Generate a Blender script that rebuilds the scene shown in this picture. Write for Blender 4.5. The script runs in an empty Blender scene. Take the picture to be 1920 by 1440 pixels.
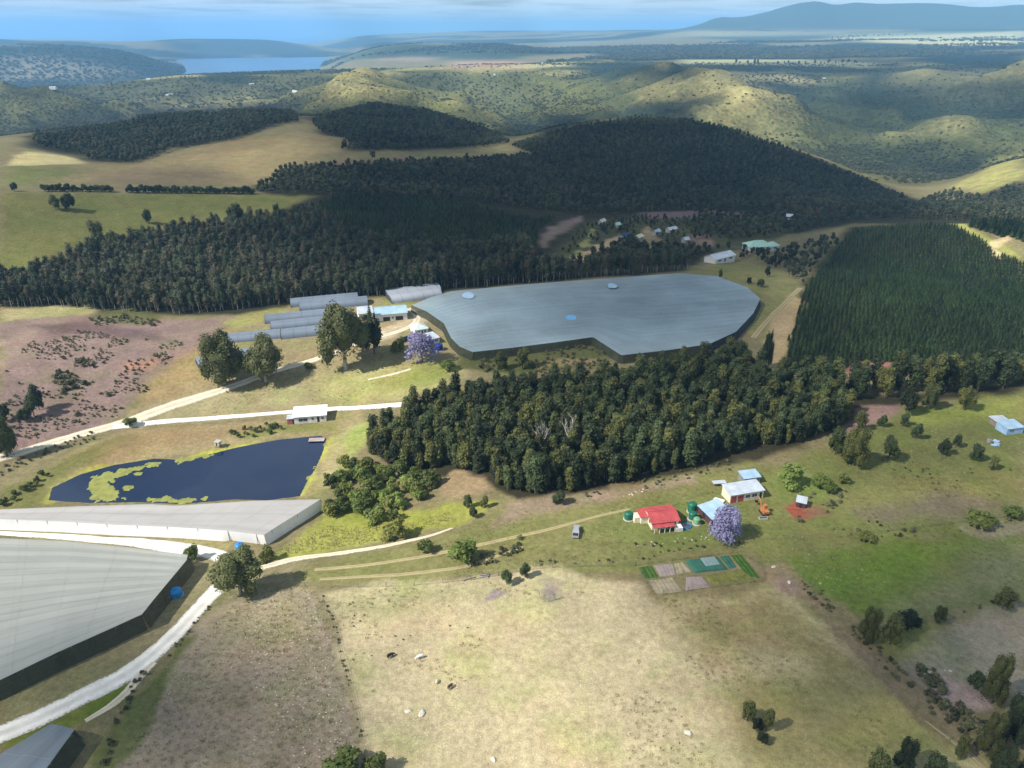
import bpy, bmesh, math, random
import numpy as np
from mathutils import Vector, Matrix

random.seed(7)
RNG = np.random.default_rng(11)
SC = bpy.context.scene
COL = SC.collection
R = math.radians

# ------------------------------------------------------------------ camera
F = 1371.0                 # focal length in pixels of the 1920 x 1440 photograph
PITCH = R(25.84)
CAMH = 120.0
cam_d = bpy.data.cameras.new('camera')
cam_d.sensor_width = 36.0
cam_d.lens = 36.0 * F / 1920.0
cam_d.clip_start = 1.0
cam_d.clip_end = 150000.0
cam = bpy.data.objects.new('camera', cam_d)
COL.objects.link(cam)
cam.location = (0, 0, CAMH)
cam.rotation_euler = (math.pi / 2 - PITCH, 0, 0)
SC.camera = cam

# ------------------------------------------------------------------ sun and sky
SUN_EL = R(44)
SHADOW = np.array([math.cos(R(24)), math.sin(R(24))])      # where shadows fall on the ground
SUNV = np.array([-SHADOW[0] * math.cos(SUN_EL), -SHADOW[1] * math.cos(SUN_EL), math.sin(SUN_EL)])
sun_d = bpy.data.lights.new('sun', 'SUN')
sun_d.energy = 5.0
sun_d.angle = R(0.55)
sun_d.color = (1.0, 0.955, 0.88)
sun = bpy.data.objects.new('sun', sun_d)
COL.objects.link(sun)
sun.rotation_euler = Vector(SUNV).to_track_quat('Z', 'Y').to_euler()
sun.location = (0, 0, 400)

world = bpy.data.worlds.new('World')
SC.world = world
world.use_nodes = True
wn, wl = world.node_tree.nodes, world.node_tree.links
wn.clear()
w_out = wn.new('ShaderNodeOutputWorld')
w_bg = wn.new('ShaderNodeBackground')
w_bg.inputs['Strength'].default_value = 0.06
sky = wn.new('ShaderNodeTexSky')
sky.sky_type = 'NISHITA'
sky.sun_disc = False
sky.sun_elevation = SUN_EL
sky.sun_rotation = math.atan2(SUNV[0], SUNV[1])
sky.altitude = 200
sky.air_density = 1.0
sky.dust_density = 0.6
sky.ozone_density = 2.0
# thin stratus and broken white cloud over the whole sky
w_tc = wn.new('ShaderNodeTexCoord')
w_sep = wn.new('ShaderNodeSeparateXYZ')
wl.new(w_tc.outputs['Generated'], w_sep.inputs[0])
w_add = wn.new('ShaderNodeMath'); w_add.operation = 'ADD'; w_add.inputs[1].default_value = 0.035
w_max = wn.new('ShaderNodeMath'); w_max.operation = 'MAXIMUM'; w_max.inputs[1].default_value = 0.0
wl.new(w_sep.outputs['Z'], w_max.inputs[0]); wl.new(w_max.outputs[0], w_add.inputs[0])
w_div = wn.new('ShaderNodeVectorMath'); w_div.operation = 'DIVIDE'
w_cmb = wn.new('ShaderNodeCombineXYZ'); w_cmb.inputs[2].default_value = 1.0
wl.new(w_add.outputs[0], w_cmb.inputs[0]); wl.new(w_add.outputs[0], w_cmb.inputs[1])
wl.new(w_tc.outputs['Generated'], w_div.inputs[0]); wl.new(w_cmb.outputs[0], w_div.inputs[1])
w_noi = wn.new('ShaderNodeTexNoise')
w_noi.inputs['Scale'].default_value = 0.55
w_noi.inputs['Detail'].default_value = 6
w_noi.inputs['Roughness'].default_value = 0.58
wl.new(w_div.outputs[0], w_noi.inputs['Vector'])
w_rmp = wn.new('ShaderNodeMapRange')
w_rmp.inputs['From Min'].default_value = 0.42
w_rmp.inputs['From Max'].default_value = 0.66
w_rmp.inputs['To Max'].default_value = 0.8
# cloud closes up towards the horizon, where one looks along the layer
w_hor = wn.new('ShaderNodeMapRange'); w_hor.inputs['From Min'].default_value = 0.0; w_hor.inputs['From Max'].default_value = 0.16; w_hor.inputs['To Min'].default_value = 0.15; w_hor.inputs['To Max'].default_value = 0.0
wl.new(w_max.outputs[0], w_hor.inputs['Value'])
w_sum = wn.new('ShaderNodeMath'); w_sum.operation = 'ADD'; wl.new(w_noi.outputs['Fac'], w_sum.inputs[0]); wl.new(w_hor.outputs[0], w_sum.inputs[1])
wl.new(w_sum.outputs[0], w_rmp.inputs['Value'])
w_mix = wn.new('ShaderNodeMix'); w_mix.data_type = 'RGBA'
wl.new(w_rmp.outputs[0], w_mix.inputs[0])
wl.new(sky.outputs[0], w_mix.inputs[6])
w_mix.inputs[7].default_value = (11.5, 12.8, 13.8, 1)
wl.new(w_mix.outputs[2], w_bg.inputs['Color'])
wl.new(w_bg.outputs[0], w_out.inputs['Surface'])

SC.view_settings.view_transform = 'Standard'
SC.view_settings.look = 'None'
SC.view_settings.gamma = 1.0
SC.view_settings.use_curve_mapping = False
SC.view_settings.exposure = 0.60
SC.render.engine = 'CYCLES'
SC.cycles.use_denoising = True
SC.cycles.max_bounces = 6
SC.cycles.diffuse_bounces = 2
SC.cycles.glossy_bounces = 2
SC.cycles.transmission_bounces = 3
SC.cycles.transparent_max_bounces = 12
SC.cycles.volume_bounces = 2
SC.cycles.use_adaptive_sampling = True

# ------------------------------------------------------------------ noise and geometry helpers
def hash2(ix, iy, seed):
    n = (ix.astype(np.int64) * 374761393 + iy.astype(np.int64) * 668265263 + seed * 982451653) & 0x7fffffff
    n = ((n ^ (n >> 13)) * 1274126177) & 0x7fffffff
    n = (n ^ (n >> 16)) & 0xffffff
    return n / float(0xffffff)

def vnoise(x, y, seed=0):
    ix = np.floor(x); iy = np.floor(y)
    fx = x - ix; fy = y - iy
    fx = fx * fx * fx * (fx * (fx * 6 - 15) + 10); fy = fy * fy * fy * (fy * (fy * 6 - 15) + 10)
    a = hash2(ix, iy, seed); b = hash2(ix + 1, iy, seed)
    c = hash2(ix, iy + 1, seed); d = hash2(ix + 1, iy + 1, seed)
    return (a + (b - a) * fx) * (1 - fy) + (c + (d - c) * fx) * fy

def fbm(x, y, scale, octaves=4, seed=0, ridged=False):
    s = 0.0; amp = 1.0; tot = 0.0
    for o in range(octaves):
        n = vnoise(x / scale + 17.3 * o, y / scale - 9.1 * o, seed + o * 31)
        if ridged:
            n = 1.06 - np.sqrt((2 * n - 1) ** 2 + 0.035)
        s = s + n * amp; tot += amp
        amp *= 0.5; scale *= 0.5
    return s / tot

def ray(px, py):
    a = (px - 960.0) / F; b = (720.0 - py) / F
    return np.array([a, math.cos(PITCH) + b * math.sin(PITCH), -math.sin(PITCH) + b * math.cos(PITCH)])

def az_of(px, py):
    d = ray(px, py); return math.atan2(d[0], d[1])

def z_of(px, py, r):
    d = ray(px, py); return CAMH + r * d[2] / math.hypot(d[0], d[1])

# ------------------------------------------------------------------ terrain: rows of ridges and valleys seen from the ground plan
# each layer: (column, row or None, plan distance, height or None)
LAY = [
 [(0, None, 0, 0)],
 [(0, None, 200, 0)],
 [(0, None, 330, 0)],
 [(0, None, 400, 0), (960, None, 400, 0), (1280, None, 400, 0), (1700, None, 400, -2), (1920, None, 420, -3)],
 [(0, None, 470, 2), (600, None, 470, 2), (1000, None, 470, -6), (1300, None, 470, -11), (1700, None, 500, -13), (1920, None, 500, -12)],
 [(0, 358, 580, None), (300, 358, 580, None), (600, 360, 590, None), (800, 365, 600, None), (1000, 380, 620, None), (1200, 400, 640, None),
  (1400, 412, 620, None), (1600, 418, 580, None), (1800, 416, 580, None), (1920, 428, 570, None)],
 [(0, 290, 760, None), (200, 300, 740, None), (400, 270, 790, None), (560, 250, 840, None), (680, 262, 850, None), (800, 288, 850, None), (960, 285, 860, None),
  (1100, 300, 850, None), (1300, 320, 850, None), (1500, 350, 850, None), (1650, 380, 820, None), (1750, 397, 800, None), (1830, 385, 820, None), (1920, 370, 830, None)],
 [(-50, 265, 1250, None), (60, 245, 1250, None), (300, 207, 1300, None), (500, 197, 1300, None), (560, 213, 1250, None), (700, 195, 1250, None), (800, 207, 1200, None),
  (900, 240, 1150, None), (960, 262, 1100, None), (1050, 240, 1050, None), (1200, 218, 1050, None), (1300, 226, 1050, None), (1400, 250, 1030, None), (1500, 285, 1000, None),
  (1600, 328, 970, None), (1680, 365, 950, None), (1750, 372, 950, None), (1820, 345, 980, None), (1920, 305, 1000, None)],
 [(0, None, 1500, -50), (500, None, 1550, -62), (940, 252, 1500, None), (1200, None, 1500, -78), (1500, None, 1320, -72), (1650, 335, 1180, None), (1750, 330, 1200, None), (1850, 300, 1280, None), (1920, 268, 1350, None)],
 [(0, 215, 1900, None), (200, 205, 1900, None), (500, 185, 2100, None), (750, 190, 2000, None), (940, 195, 2000, None), (1100, 190, 2000, None), (1300, 200, 1900, None), (1500, 230, 1800, None), (1700, 240, 1750, None), (1920, 200, 1900, None)],
 [(0, 165, 2900, None), (200, 160, 3000, None), (330, 142, 3400, None), (450, 137, 3500, None), (600, 132, 3600, None), (760, 130, 3300, None), (900, 122, 3400, None), (1050, 125, 3300, None), (1150, 120, 3600, None),
  (1300, 148, 2900, None), (1400, 142, 3000, None), (1600, 150, 3000, None), (1750, 132, 3300, None), (1920, 127, 3300, None)],
 [(0, None, 4300, -170), (330, None, 4900, -170), (600, None, 4900, -170), (700, None, 4600, -110), (900, None, 4600, -70), (1100, 108, 4600, None), (1200, 112, 4500, None), (1500, 114, 4500, None), (1920, 112, 4500, None)],
 [(0, None, 4900, -158), (250, None, 5100, -158), (330, None, 5600, -170), (600, None, 5600, -170), (660, 112, 5600, None), (900, 96, 5600, None), (1100, 98, 5600, None), (1300, 101, 5600, None), (1600, 97, 5600, None), (1920, 100, 5600, None)],
 [(-80, 84, 6800, None), (0, 84, 6800, None), (100, 85, 6800, None), (200, 91, 6700, None), (260, 104, 6400, None), (335, None, 6300, -158), (355, None, 6800, -172), (600, None, 6800, -172), (630, 114, 6800, None), (700, 90, 6800, None),
  (760, 82, 6800, None), (940, 81, 6800, None), (1020, 92, 6800, None), (1100, 88, 6800, None), (1300, 86, 6800, None), (1500, 83, 6800, None), (1700, 80, 6800, None), (1920, 80, 6800, None)],
 [(0, None, 9000, -140), (330, None, 9000, -158), (360, None, 9000, -172), (600, None, 9000, -172), (700, None, 9000, -110), (1000, 86, 9000, None), (1300, 75, 9000, None), (1600, 71, 9000, None), (1920, 69, 9000, None)],
 [(-50, 74, 11000, None), (0, 74, 11000, None), (250, 77, 11000, None), (350, 72, 11000, None), (500, 73, 11000, None), (600, 86, 11000, None), (640, 95, 11000, None), (700, 80, 11000, None), (1000, 75, 11000, None), (1200, 71, 10000, None), (1300, 68, 9700, None), (1920, 62, 9700, None)],
 [(0, None, 13000, -185), (600, None, 13000, -185), (800, 72, 13000, None), (1000, 67, 13000, None), (1200, 62, 11000, None), (1300, 61, 10200, None), (1600, 58, 10200, None), (1920, 57, 10200, None)],
 [(0, None, 16500, -185), (560, None, 16500, -185), (680, 66, 16500, None), (900, 58, 16500, None), (1150, 57.5, 13500, None), (1300, 57, 10800, None), (1920, 54, 10800, None)],
 [(0, None, 22000, -185), (850, None, 20000, -150), (1150, 57, 15500, None), (1275, 55, 12500, None), (1310, 46, 12500, None), (1330, 38, 12500, None), (1348, 28, 12500, None), (1375, 31, 12500, None), (1410, 29, 12500, None), (1440, 22, 12500, None), (1480, 10, 12500, None), (1515, 4, 12500, None), (1540, 3, 12500, None),
  (1565, 12, 12500, None), (1600, 7, 12500, None), (1660, 12, 12500, None), (1750, 8, 12500, None), (1840, 14, 12500, None), (1920, 6, 12500, None), (2050, 10, 12500, None)],
 [(0, None, 27000, -190), (1100, None, 25000, -190), (1300, None, 16500, -190), (1920, None, 16500, -190)],
 [(0, None, 60000, -200)],
]
NA = 640
AZ = np.linspace(R(-62), R(62), NA)
RR = np.concatenate([np.linspace(8, 70, 22), np.exp(np.linspace(math.log(71.5), math.log(720), 660)), np.exp(np.linspace(math.log(725), math.log(58000), 300))])
NR = len(RR)
GX = np.sin(AZ)[None, :] * RR[:, None]
GY = np.cos(AZ)[None, :] * RR[:, None]

def gsmooth(v, n):
    k = np.exp(-0.5 * (np.arange(-3 * n, 3 * n + 1) / n) ** 2); k /= k.sum()
    return np.convolve(np.pad(v, 3 * n, mode='edge'), k, mode='valid')

def pchip(xk, yk, x):
    h = np.diff(xk); dl = np.diff(yk) / h
    m = np.zeros_like(yk)
    same = dl[:-1] * dl[1:] > 0
    w1 = 2 * h[1:] + h[:-1]; w2 = h[1:] + 2 * h[:-1]
    with np.errstate(divide='ignore', invalid='ignore'):
        mm = (w1 + w2) / (w1 / dl[:-1] + w2 / dl[1:])
    m[1:-1] = np.where(same, mm, 0)
    m[0] = dl[0]; m[-1] = dl[-1]
    i = np.clip(np.searchsorted(xk, x) - 1, 0, len(h) - 1)
    t = (x - xk[i]) / h[i]
    return ((1 + 2 * t) * (1 - t) ** 2 * yk[i] + t * (1 - t) ** 2 * h[i] * m[i] + t * t * (3 - 2 * t) * yk[i + 1] + t * t * (t - 1) * h[i] * m[i + 1])

lr, lz = [], []
for k, L in enumerate(LAY):
    a = np.array([az_of(p[0], p[1] if p[1] is not None else 300 if p[2] < 1000 else 110) for p in L])
    r_ = np.array([float(p[2]) for p in L])
    z_ = np.array([float(p[3]) if p[3] is not None else z_of(p[0], p[1], p[2]) for p in L])
    o = np.argsort(a); a, r_, z_ = a[o], r_[o], z_[o]
    sm = 6 if k < 10 else 3 if k < 17 else 2
    lr.append(gsmooth(np.interp(AZ, a, r_), sm)); lz.append(gsmooth(np.interp(AZ, a, z_), sm))
lr = np.array(lr); lz = np.array(lz)
GZ = np.zeros((NR, NA))
for j in range(NA):
    GZ[:, j] = pchip(lr[:, j], lz[:, j], RR)
# gullies and folds in the bush-covered hills, small unevenness close by
rr = RR[:, None] * np.ones((1, NA))
def sstep(x, a, b):
    t = np.clip((x - a) / (b - a), 0, 1); return t * t * (3 - 2 * t)
wm = sstep(rr, 1080, 1700) * (1 - sstep(rr, 2500, 3300))
RIDGE = fbm(GX, GY, 880, 4, 3, True)
RIDGE2 = fbm(GX, GY, 330, 3, 19, True)
GZ += wm * (290 * (RIDGE - 0.66) + 95 * (RIDGE2 - 0.66) + 12 * (fbm(GX, GY, 170, 3, 9) - 0.5))
wf = sstep(rr, 4500, 7000) * (1 - sstep(rr, 15000, 20000))
GZ += wf * np.where(GZ > -150, 1, 0.0) * 26 * (fbm(GX, GY, 1500, 4, 5, True) - 0.6)
GZ += sstep(rr, 10800, 12300) * (1 - sstep(rr, 13500, 15500)) * sstep(GZ, 130, 330) * 110 * (fbm(GX, GY, 2400, 5, 8, True) - 0.6)
wn_ = sstep(rr, 330, 480) * (1 - sstep(rr, 1000, 1400))
GZ += wn_ * 5 * (fbm(GX, GY, 130, 3, 21) - 0.5)
GZ += 1.3 * (fbm(GX, GY, 60, 3, 2) - 0.5) * (1 - sstep(rr, 500, 900)) + 0.35 * (fbm(GX, GY, 9, 3, 6) - 0.5) * (1 - sstep(rr, 300, 700))

def flat_at(px, py, z=0.0):
    d = ray(px, py); t = (z - CAMH) / d[2]
    return np.array([d[0] * t, d[1] * t])

# the dam sits in a hollow on the left
POND_Z = -9.0
hc = flat_at(330, 880, -8)
hd = np.sqrt(((GX - hc[0]) / 1.15) ** 2 + ((GY - hc[1]) / 0.85) ** 2)
GZ += -9.6 * (1 - sstep(hd, 42, 112))
# ground falls away a little to the far right field, and rises under the red roofed house
# ------------------------------------------------------------------ height lookup and ray casting on the height field
LRR = np.log(RR)
def H(x, y):
    x = np.asarray(x, float); y = np.asarray(y, float)
    a = np.arctan2(x, y); r = np.hypot(x, y)
    fa = np.clip((a - AZ[0]) / (AZ[1] - AZ[0]), 0, NA - 1.001)
    ja = fa.astype(int); fa = fa - ja
    ir = np.clip(np.searchsorted(RR, r) - 1, 0, NR - 2)
    fr = np.clip((r - RR[ir]) / (RR[ir + 1] - RR[ir]), 0, 1)
    return ((GZ[ir, ja] * (1 - fa) + GZ[ir, ja + 1] * fa) * (1 - fr) + (GZ[ir + 1, ja] * (1 - fa) + GZ[ir + 1, ja + 1] * fa) * fr)

MARCH = np.exp(np.linspace(math.log(40), math.log(52000), 2600))
def at(px, py, h=0.0):
    """ground point that the photograph shows at a pixel (h metres above the ground)"""
    d = ray(px, py); q = math.hypot(d[0], d[1])
    ux, uy, s = d[0] / q, d[1] / q, d[2] / q
    zr = CAMH + MARCH * s
    g = zr - (H(ux * MARCH, uy * MARCH) + h)
    idx = np.nonzero(g < 0)[0]
    if len(idx) == 0:
        r = 40000.0
    else:
        i = idx[0]
        if i == 0:
            r = MARCH[0]
        else:
            g0, g1 = g[i - 1], g[i]
            r = MARCH[i - 1] + (MARCH[i] - MARCH[i - 1]) * g0 / (g0 - g1)
    x, y = ux * r, uy * r
    return Vector((x, y, float(H(x, y)) + h))

def ppm(p):
    """pixels of the photograph per metre at a point"""
    dep = p[1] * math.cos(PITCH) + (CAMH - p[2]) * math.sin(PITCH)
    return F / dep

def proj(x, y, z):
    dz = z - CAMH
    dep = y * math.cos(PITCH) - dz * math.sin(PITCH)
    up = y * math.sin(PITCH) + dz * math.cos(PITCH)
    return 960 + F * x / dep, 720 - F * up / dep, dep

def densify(pts, n=6, closed=True):
    out = []
    m = len(pts)
    for i in range(m if closed else m - 1):
        a, b = pts[i], pts[(i + 1) % m]
        for k in range(n):
            t = k / n
            out.append((a[0] + (b[0] - a[0]) * t, a[1] + (b[1] - a[1]) * t))
    if not closed:
        out.append(pts[-1])
    return out

def plan_poly(pts, n=5, h=0.0):
    return np.array([at(p[0], p[1], h)[:2] for p in densify(pts, n)])

def inside(P, x, y):
    res = np.zeros(x.shape, bool)
    n = len(P)
    for i in range(n):
        x0, y0 = P[i]; x1, y1 = P[(i + 1) % n]
        if y0 == y1:
            continue
        c = ((y0 > y) != (y1 > y)) & (x < (x1 - x0) * (y - y0) / (y1 - y0) + x0)
        res ^= c
    return res

def edge_dist(P, x, y):
    d = np.full(x.shape, 1e18)
    n = len(P)
    for i in range(n):
        a = P[i]; b = P[(i + 1) % n]
        v = b - a; L2 = v @ v + 1e-12
        t = np.clip(((x - a[0]) * v[0] + (y - a[1]) * v[1]) / L2, 0, 1)
        d = np.minimum(d, (x - a[0] - t * v[0]) ** 2 + (y - a[1] - t * v[1]) ** 2)
    return np.sqrt(d)

# the dam basin: flat water level cut into the hollow
POND_PX = [(92, 938), (98, 915), (150, 890), (215, 872), (290, 860), (330, 862), (400, 850), (450, 838), (520, 825), (600, 817), (612, 822), (604, 850), (590, 880), (574, 905), (562, 930), (500, 938), (440, 936), (340, 945), (260, 941), (170, 943)]
POND = np.array([flat_at(p[0], p[1], POND_Z) for p in densify(POND_PX, 4)])
sel = (np.abs(GX - hc[0]) < 140) & (np.abs(GY - hc[1]) < 120)
xs, ys = GX[sel], GY[sel]
sd = edge_dist(POND, xs, ys) * np.where(inside(POND, xs, ys), 1, -1)
zb = GZ[sel]
prof = np.where(sd > 0, POND_Z - np.minimum(sd * 0.22, 2.5), POND_Z + np.minimum(-sd * 0.10, 3))
w = sstep(-sd, 3, 26)
GZ[sel] = prof * (1 - w) + zb * w
# ------------------------------------------------------------------ materials
KLIGHT = 1.62
def lin(c):
    c = c / 255.0
    return c / 12.92 if c <= 0.04045 else ((c + 0.055) / 1.055) ** 2.4
def sr(r, g, b, k=None):
    """surface colour whose sunlit picture value is about r, g, b"""
    k = k or KLIGHT
    return tuple(min(0.86, lin(v) / k) for v in (r, g, b))

class NT:
    def __init__(self, m):
        self.n = m.node_tree.nodes; self.l = m.node_tree.links
    def new(self, t, **kw):
        n = self.n.new(t)
        for k, v in kw.items():
            setattr(n, k, v)
        return n
    def link(self, a, b): self.l.new(a, b)
    def noise(self, vec, scale, detail=4, rough=0.55):
        n = self.new('ShaderNodeTexNoise')
        n.inputs['Scale'].default_value = scale; n.inputs['Detail'].default_value = detail; n.inputs['Roughness'].default_value = rough
        self.link(vec, n.inputs['Vector']); return n.outputs['Fac']
    def rng(self, v, a, b, c, d, clamp=True):
        n = self.new('ShaderNodeMapRange'); n.clamp = clamp
        for k, x in zip(('From Min', 'From Max', 'To Min', 'To Max'), (a, b, c, d)):
            n.inputs[k].default_value = x
        self.link(v, n.inputs['Value']); return n.outputs[0]
    def math(self, op, a, b):
        n = self.new('ShaderNodeMath', operation=op)
        for i, v in enumerate((a, b)):
            if isinstance(v, (int, float)): n.inputs[i].default_value = v
            else: self.link(v, n.inputs[i])
        return n.outputs[0]
    def mixc(self, f, a, b, mode='MIX'):
        n = self.new('ShaderNodeMix', data_type='RGBA', blend_type=mode)
        for s, v in ((0, f), (6, a), (7, b)):
            if isinstance(v, (int, float)): n.inputs[s].default_value = v
            elif isinstance(v, tuple): n.inputs[s].default_value = (*v[:3], 1)
            else: self.link(v, n.inputs[s])
        return n.outputs[2]
    def scale_col(self, col, f):
        n = self.new('ShaderNodeVectorMath', operation='SCALE')
        if isinstance(col, tuple): n.inputs[0].default_value = col[:3]
        else: self.link(col, n.inputs[0])
        self.link(f, n.inputs['Scale']); return n.outputs[0]

MATS = {}
def new_mat(name):
    m = bpy.data.materials.new(name); m.use_nodes = True
    MATS[name] = m
    return m, NT(m), m.node_tree.nodes['Principled BSDF']

def mat(name, col, rough=0.8, var=0.15, scale=0.6, metal=0.0, bump=0.0, spec=0.3, streak=None):
    """weathered paint, plaster, sheet metal ...: colour with uneven wear"""
    if name in MATS: return MATS[name]
    m, t, p = new_mat(name)
    tc = t.new('ShaderNodeTexCoord').outputs['Object']
    n1 = t.noise(tc, scale, 5, 0.6); n2 = t.noise(tc, scale * 7, 3)
    f = t.math('MULTIPLY', t.rng(n1, 0.3, 0.7, 1 - var, 1 + var), t.rng(n2, 0.3, 0.7, 1 - var * 0.5, 1 + var * 0.5))
    c = t.scale_col(col, f)
    if streak:                      # (spacing in metres, strength, axis) ribs of sheeting
        w = t.new('ShaderNodeTexWave', wave_type='BANDS', bands_direction=streak[2])
        w.inputs['Scale'].default_value = 0.314 / streak[0]
        t.link(tc, w.inputs['Vector'])
        c = t.scale_col(c, t.rng(w.outputs['Fac'], 0, 1, 1 - streak[1], 1 + streak[1] * 0.4))
        b = t.new('ShaderNodeBump'); b.inputs['Strength'].default_value = 0.5; b.inputs['Distance'].default_value = 0.03
        t.link(w.outputs['Fac'], b.inputs['Height']); t.link(b.outputs[0], p.inputs['Normal'])
    elif bump:
        b = t.new('ShaderNodeBump'); b.inputs['Strength'].default_value = bump; b.inputs['Distance'].default_value = 0.1
        t.link(n2, b.inputs['Height']); t.link(b.outputs[0], p.inputs['Normal'])
    t.link(c, p.inputs['Base Color'])
    p.inputs['Roughness'].default_value = rough; p.inputs['Metallic'].default_value = metal
    p.inputs['Specular IOR Level'].default_value = spec
    return m

def ground_mat():
    m, t, p = new_mat('land_surface')
    tc = t.new('ShaderNodeNewGeometry').outputs['Position']
    at_ = t.new('ShaderNodeAttribute', attribute_name='tint')
    sc_ = t.new('ShaderNodeAttribute', attribute_name='scrub').outputs['Fac']
    st_ = t.new('ShaderNodeAttribute', attribute_name='stubble').outputs['Fac']
    n_big = t.noise(tc, 0.018, 4, 0.6); n_mid = t.noise(tc, 0.11, 5, 0.62); n_sm = t.noise(tc, 0.7, 4, 0.65); n_fine = t.noise(tc, 3.2, 3, 0.6)
    f = t.math('MULTIPLY', t.rng(n_big, 0.3, 0.7, 0.86, 1.14), t.rng(n_mid, 0.25, 0.75, 0.80, 1.20))
    f = t.math('MULTIPLY', f, t.rng(n_sm, 0.3, 0.7, 0.76, 1.24))
    f = t.math('MULTIPLY', f, t.rng(n_fine, 0.3, 0.7, 0.78, 1.22))
    mot = t.math('MULTIPLY', t.rng(t.noise(tc, 0.055, 5, 0.7), 0.32, 0.68, 0.55, 1.4), t.rng(t.noise(tc, 0.012, 4, 0.6), 0.3, 0.7, 0.75, 1.25))
    f = t.math('MULTIPLY', f, t.math('ADD', t.math('MULTIPLY', t.math('SUBTRACT', mot, 1.0), sc_), 1.0))
    c = t.scale_col(at_.outputs['Color'], f)
    # patches of greener or drier grass
    hue = t.noise(tc, 0.045, 5, 0.6)
    c = t.mixc(t.rng(hue, 0.52, 0.72, 0, 0.30), c, t.scale_col(at_.outputs['Color'], t.rng(hue, 0, 1, 0.9, 0.9)), 'MIX')
    gr = t.new('ShaderNodeVectorMath', operation='MULTIPLY'); t.link(c, gr.inputs[0]); gr.inputs[1].default_value = (0.82, 0.97, 0.70)
    c = t.mixc(t.rng(t.noise(tc, 0.06, 5, 0.65), 0.48, 0.66, 0, 0.75), c, gr.outputs[0])
    rd = t.new('ShaderNodeVectorMath', operation='MULTIPLY'); t.link(c, rd.inputs[0]); rd.inputs[1].default_value = (1.05, 0.94, 0.92)
    c = t.mixc(t.rng(t.noise(tc, 0.031, 4, 0.6), 0.5, 0.68, 0, 0.8), c, rd.outputs[0])
    # bush and scrub dots
    vo = t.new('ShaderNodeTexVoronoi'); vo.inputs['Scale'].default_value = 0.11; vo.inputs['Randomness'].default_value = 1
    dist = t.new('ShaderNodeVectorMath', operation='ADD'); t.link(tc, dist.inputs[0])
    wob = t.new('ShaderNodeTexNoise'); wob.inputs['Scale'].default_value = 0.12; t.link(tc, wob.inputs['Vector'])
    ws = t.new('ShaderNodeVectorMath', operation='SCALE'); ws.inputs['Scale'].default_value = 9; t.link(wob.outputs['Color'], ws.inputs[0]); t.link(ws.outputs[0], dist.inputs[1])
    t.link(dist.outputs[0], vo.inputs['Vector'])
    dots = t.rng(vo.outputs['Distance'], 0.15, 0.75, 1, 0)
    dens = t.rng(t.noise(tc, 0.006, 5, 0.62), 0.36, 0.58, 0, 1)
    sf = t.math('MULTIPLY', t.math('MULTIPLY', dots, t.rng(dens, 0, 1, 0.35, 1)), sc_)
    c = t.mixc(t.math('MULTIPLY', sf, 0.8), c, (0.040, 0.052, 0.026))
    # dead stalks and pale stones
    vs = t.new('ShaderNodeTexVoronoi'); vs.inputs['Scale'].default_value = 0.9; t.link(tc, vs.inputs['Vector'])
    spk = t.math('MULTIPLY', t.rng(vs.outputs['Distance'], 0.10, 0.2, 1, 0), t.rng(t.noise(tc, 0.09, 3), 0.55, 0.68, 0, 0.7))
    c = t.mixc(t.math('MULTIPLY', spk, st_), c, (0.62, 0.56, 0.44))
    dk = t.math('MULTIPLY', t.rng(t.noise(tc, 1.1, 5, 0.7), 0.56, 0.70, 0, 0.38), st_)
    c = t.mixc(dk, c, (0.10, 0.085, 0.05))
    t.link(c, p.inputs['Base Color'])
    p.inputs['Roughness'].default_value = 0.95; p.inputs['Specular IOR Level'].default_value = 0.05
    b = t.new('ShaderNodeBump'); b.inputs['Strength'].default_value = 0.6; b.inputs['Distance'].default_value = 0.25
    hsum = t.math('ADD', n_sm, t.math('MULTIPLY', n_fine, 0.6)); t.link(hsum, b.inputs['Height'])
    b2 = t.new('ShaderNodeBump'); b2.inputs['Distance'].default_value = 4.0
    t.link(t.math('MULTIPLY', sc_, 0.8), b2.inputs['Strength']); t.link(dots, b2.inputs['Height']); t.link(b.outputs[0], b2.inputs['Normal'])
    t.link(b2.outputs[0], p.inputs['Normal'])
    return m

# ------------------------------------------------------------------ land cover, painted as ground colours on the height field; some far cloud shade included
def sub(a, n=0): return a
TINT = np.zeros((NR, NA, 3)); TINT[:] = sr(150, 138, 98)
SCRUB = np.zeros((NR, NA)); STUB = np.full((NR, NA), 0.3) * (1 - sstep(rr, 400, 800))
wfar = sstep(rr, 900, 1300)[..., None]
nf = fbm(GX, GY, 420, 4, 41)[..., None]
hillc = np.array(sr(132, 130, 78)) * (1 - nf) + np.array(sr(76, 88, 52)) * nf
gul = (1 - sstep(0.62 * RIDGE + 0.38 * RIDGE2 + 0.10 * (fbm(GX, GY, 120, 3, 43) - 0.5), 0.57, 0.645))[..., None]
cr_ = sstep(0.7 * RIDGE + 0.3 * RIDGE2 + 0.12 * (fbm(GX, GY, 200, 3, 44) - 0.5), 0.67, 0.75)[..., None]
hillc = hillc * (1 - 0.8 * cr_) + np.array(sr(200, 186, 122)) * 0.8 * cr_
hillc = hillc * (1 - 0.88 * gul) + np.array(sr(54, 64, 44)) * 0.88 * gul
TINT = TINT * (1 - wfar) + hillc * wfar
SCRUB[:] = sstep(rr, 1050, 1500) * (1 - sstep(rr, 3300, 5000)) * 0.5
wv = sstep(rr, 3500, 5200)[..., None]
n5 = sstep(fbm(GX * 0.6, GY, 800, 5, 77), 0.48, 0.57)[..., None]
farc = np.array(sr(150, 140, 104)) * n5 + np.array(sr(50, 62, 46)) * (1 - n5)
TINT = TINT * (1 - wv) + farc * wv

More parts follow.
